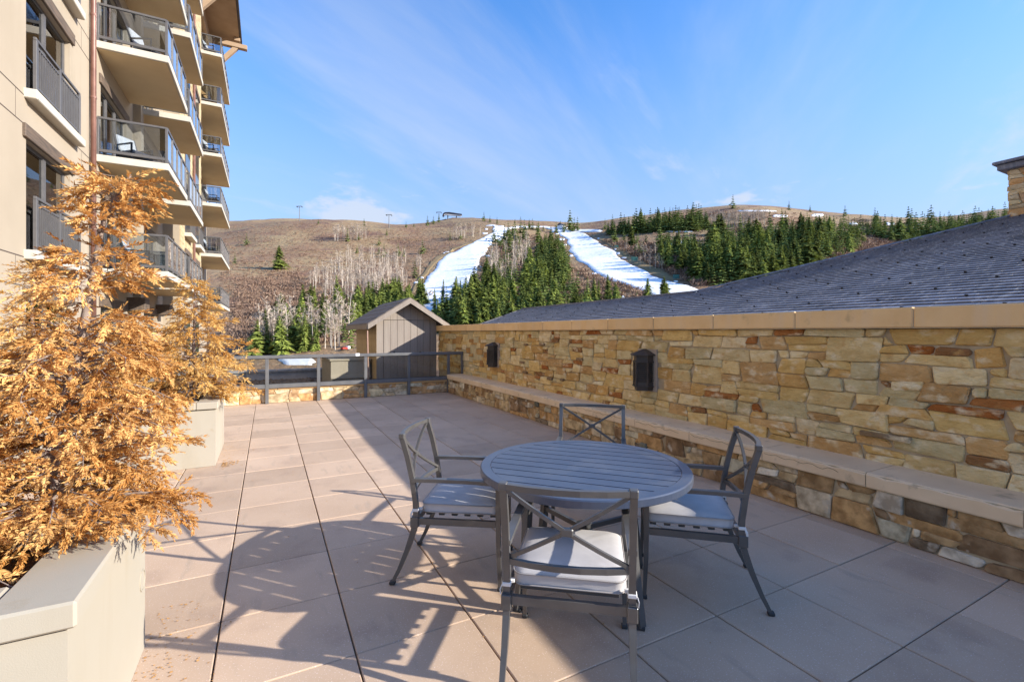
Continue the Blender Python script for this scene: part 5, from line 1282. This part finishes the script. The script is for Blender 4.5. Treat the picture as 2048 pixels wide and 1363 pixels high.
brush([(1600,500),(1760,470),(1850,470),(1760,510),(1650,530)], 500, 1.5, 3.0)
scatter('bare_brush', items, TU, M['brush'], 'grey brown leafless brush covering the hillsides', 'brush')

# ------------------------------------------------------------------ ski lift, signs and other small things on the hill
def lift_tower(px, h, label):
    py = np.interp(px, sx, sy)+1.0; x, y, z, d = ground(px, py)
    t = thing('lift_tower', label, 'lift tower', (x, y, z-0.3), YAW*-1, 'lift towers on the skyline')
    MB().tube([(0,0,0), (0,0,h)], [0.35, 0.22], 8).build('mast', M['steel'], t)
    MB().cbox((-2.2,-0.2,h), (2.2,0.2,h+0.4), 0.05).build('crossarm', M['steel'], t)
    for s in (-2, 2): MB().cbox((s-0.3,-1.6,h-0.5), (s+0.3,1.6,h-0.05), 0.05).build('sheave_train', M['steel'], t)
lift_tower(599, 13, 'thin lift tower on the left skyline above the brown slope')
lift_tower(778, 11, 'lift tower on the skyline left of the lift station')
lift_tower(878, 9, 'short lift tower beside the lift station')
x, y, z, d = ground(905, 437.5)
ls = thing('lift_station', 'dark chairlift top station on the hill crest', 'lift station', (x, y, z-0.3), -YAW); ls.scale = (0.75, 0.75, 0.75)
for sx_ in (-6, 5): MB().tube([(sx_,0,0), (sx_,0,5.2)], 0.7, 8).build('pier', M['steel'], ls)
MB().sweep([(-12,0,3.2), (-11.4,0,6.2), (-9.5,0,7.6), (-4,0,7.8), (12,0,5.4)], 4.5, 1.5, (0,0,1)).build('hood', M['rooftrim'], ls)
MB().sweep([(-10.5,0,4.6), (-9.4,0,5.9), (11,0,4.2)], 3.6, 1.0, (0,0,1)).build('bullwheel_housing', M['white'], ls)
MB().sweep([(-8,0.5,0.0), (-20,1,-3)], 2.5, 0.5).build('ramp', M['steel'], ls)
x, y, z, d = ground(1123, 458)
hut = thing('ridge_hut', 'small pale ski hut at the top of the wide run', 'hut', (x, y, z-0.2), 0.4)
MB().box((-3,-2,0), (3,2,3)).build('wall', M['white'], hut); MB().add([(-3.4,-2.4,2.9),(3.4,-2.4,2.9),(3.4,2.4,2.9),(-3.4,2.4,2.9),(-3.4,0,4.6),(3.4,0,4.6)], [(0,1,5,4),(2,3,4,5),(0,4,3),(1,2,5),(0,3,2,1)]).build('roof', M['rooftrim'], hut)
def trail_sign(px, py, s, lab):
    x, y, z, d = ground(px, py); t = thing('trail_sign', lab, 'sign', (x, y, z-0.1), -YAW, 'green trail signs on the right hill')
    for q in (-0.8*s, 0.8*s): MB().tube([(q,0,0), (q,0,2.2*s)], 0.09*s, 6).build('post', M['steel'], t)
    MB().cbox((-1.2*s,-0.06,1.1*s), (1.2*s,0.06,2.6*s), 0.02).build('board', M['green_sign'], t)
trail_sign(1269, 527, 1.3, 'upper green trail sign beside the wide snow run')
trail_sign(1352, 562, 1.1, 'lower green trail sign near the run foot')
trail_sign(1233, 498, 0.9, 'highest tiny green trail sign beside the run')
# snow guns with white heads behind the lodge roof
for k, (px, py) in enumerate(((1086, 612), (1146, 606), (1246, 596))):
    x, y, z, d = ground(px, py+8); t = thing('snow_gun', ('leftmost', 'middle', 'rightmost')[k]+' white-headed snow gun showing over the lodge roof', 'snow gun', (x, y, z-0.2), -YAW, 'snow guns behind the lodge roof')
    hh = z_of(py, d)-z+0.2
    MB().tube([(0,0,0), (0,0,hh)], 0.10, 6).build('mast', M['steel'], t); MB().tube([(0,-0.5,hh), (0,0.4,hh+0.1)], [0.55, 0.45], 10).build('barrel', M['white'], t)
    MB().add([(-.5,-.3,hh+.5),(.5,-.3,hh+.5),(0,0,hh+1.0),(.5,.3,hh+.5),(-.5,.3,hh+.5)], [(0,1,2),(1,3,2),(3,4,2),(4,0,2),(0,4,3,1)]).build('hood', M['white'], t)
# parked machine in the valley beside the shed
x, y, z, d = ground(690, 700)
gc = thing('parked_truck', 'red and white parked truck in the valley left of the shed', 'truck', (x, y, z), 0.6); gc.scale = (0.5, 0.5, 0.5)
zz = z_of(700, d)-z
MB().cbox((-2.2,-0.9,0.5), (1.2,0.9,1.5), 0.12).build('bed', M['red'], gc); MB().cbox((1.2,-0.9,0.5), (2.9,0.9,2.1), 0.2).build('cab', M['white'], gc)
for sx_ in (-1.4, 2.0):
    for sy_ in (-0.9, 0.9): MB().tube([(sx_, sy_-0.12, 0.42), (sx_, sy_+0.12, 0.42)], 0.42, 12).build('wheel', M['foot'], gc)
MB().cbox((2.0,-0.82,1.4), (2.92,0.82,1.95), 0.05).build('windscreen', M['glass_dark'], gc)
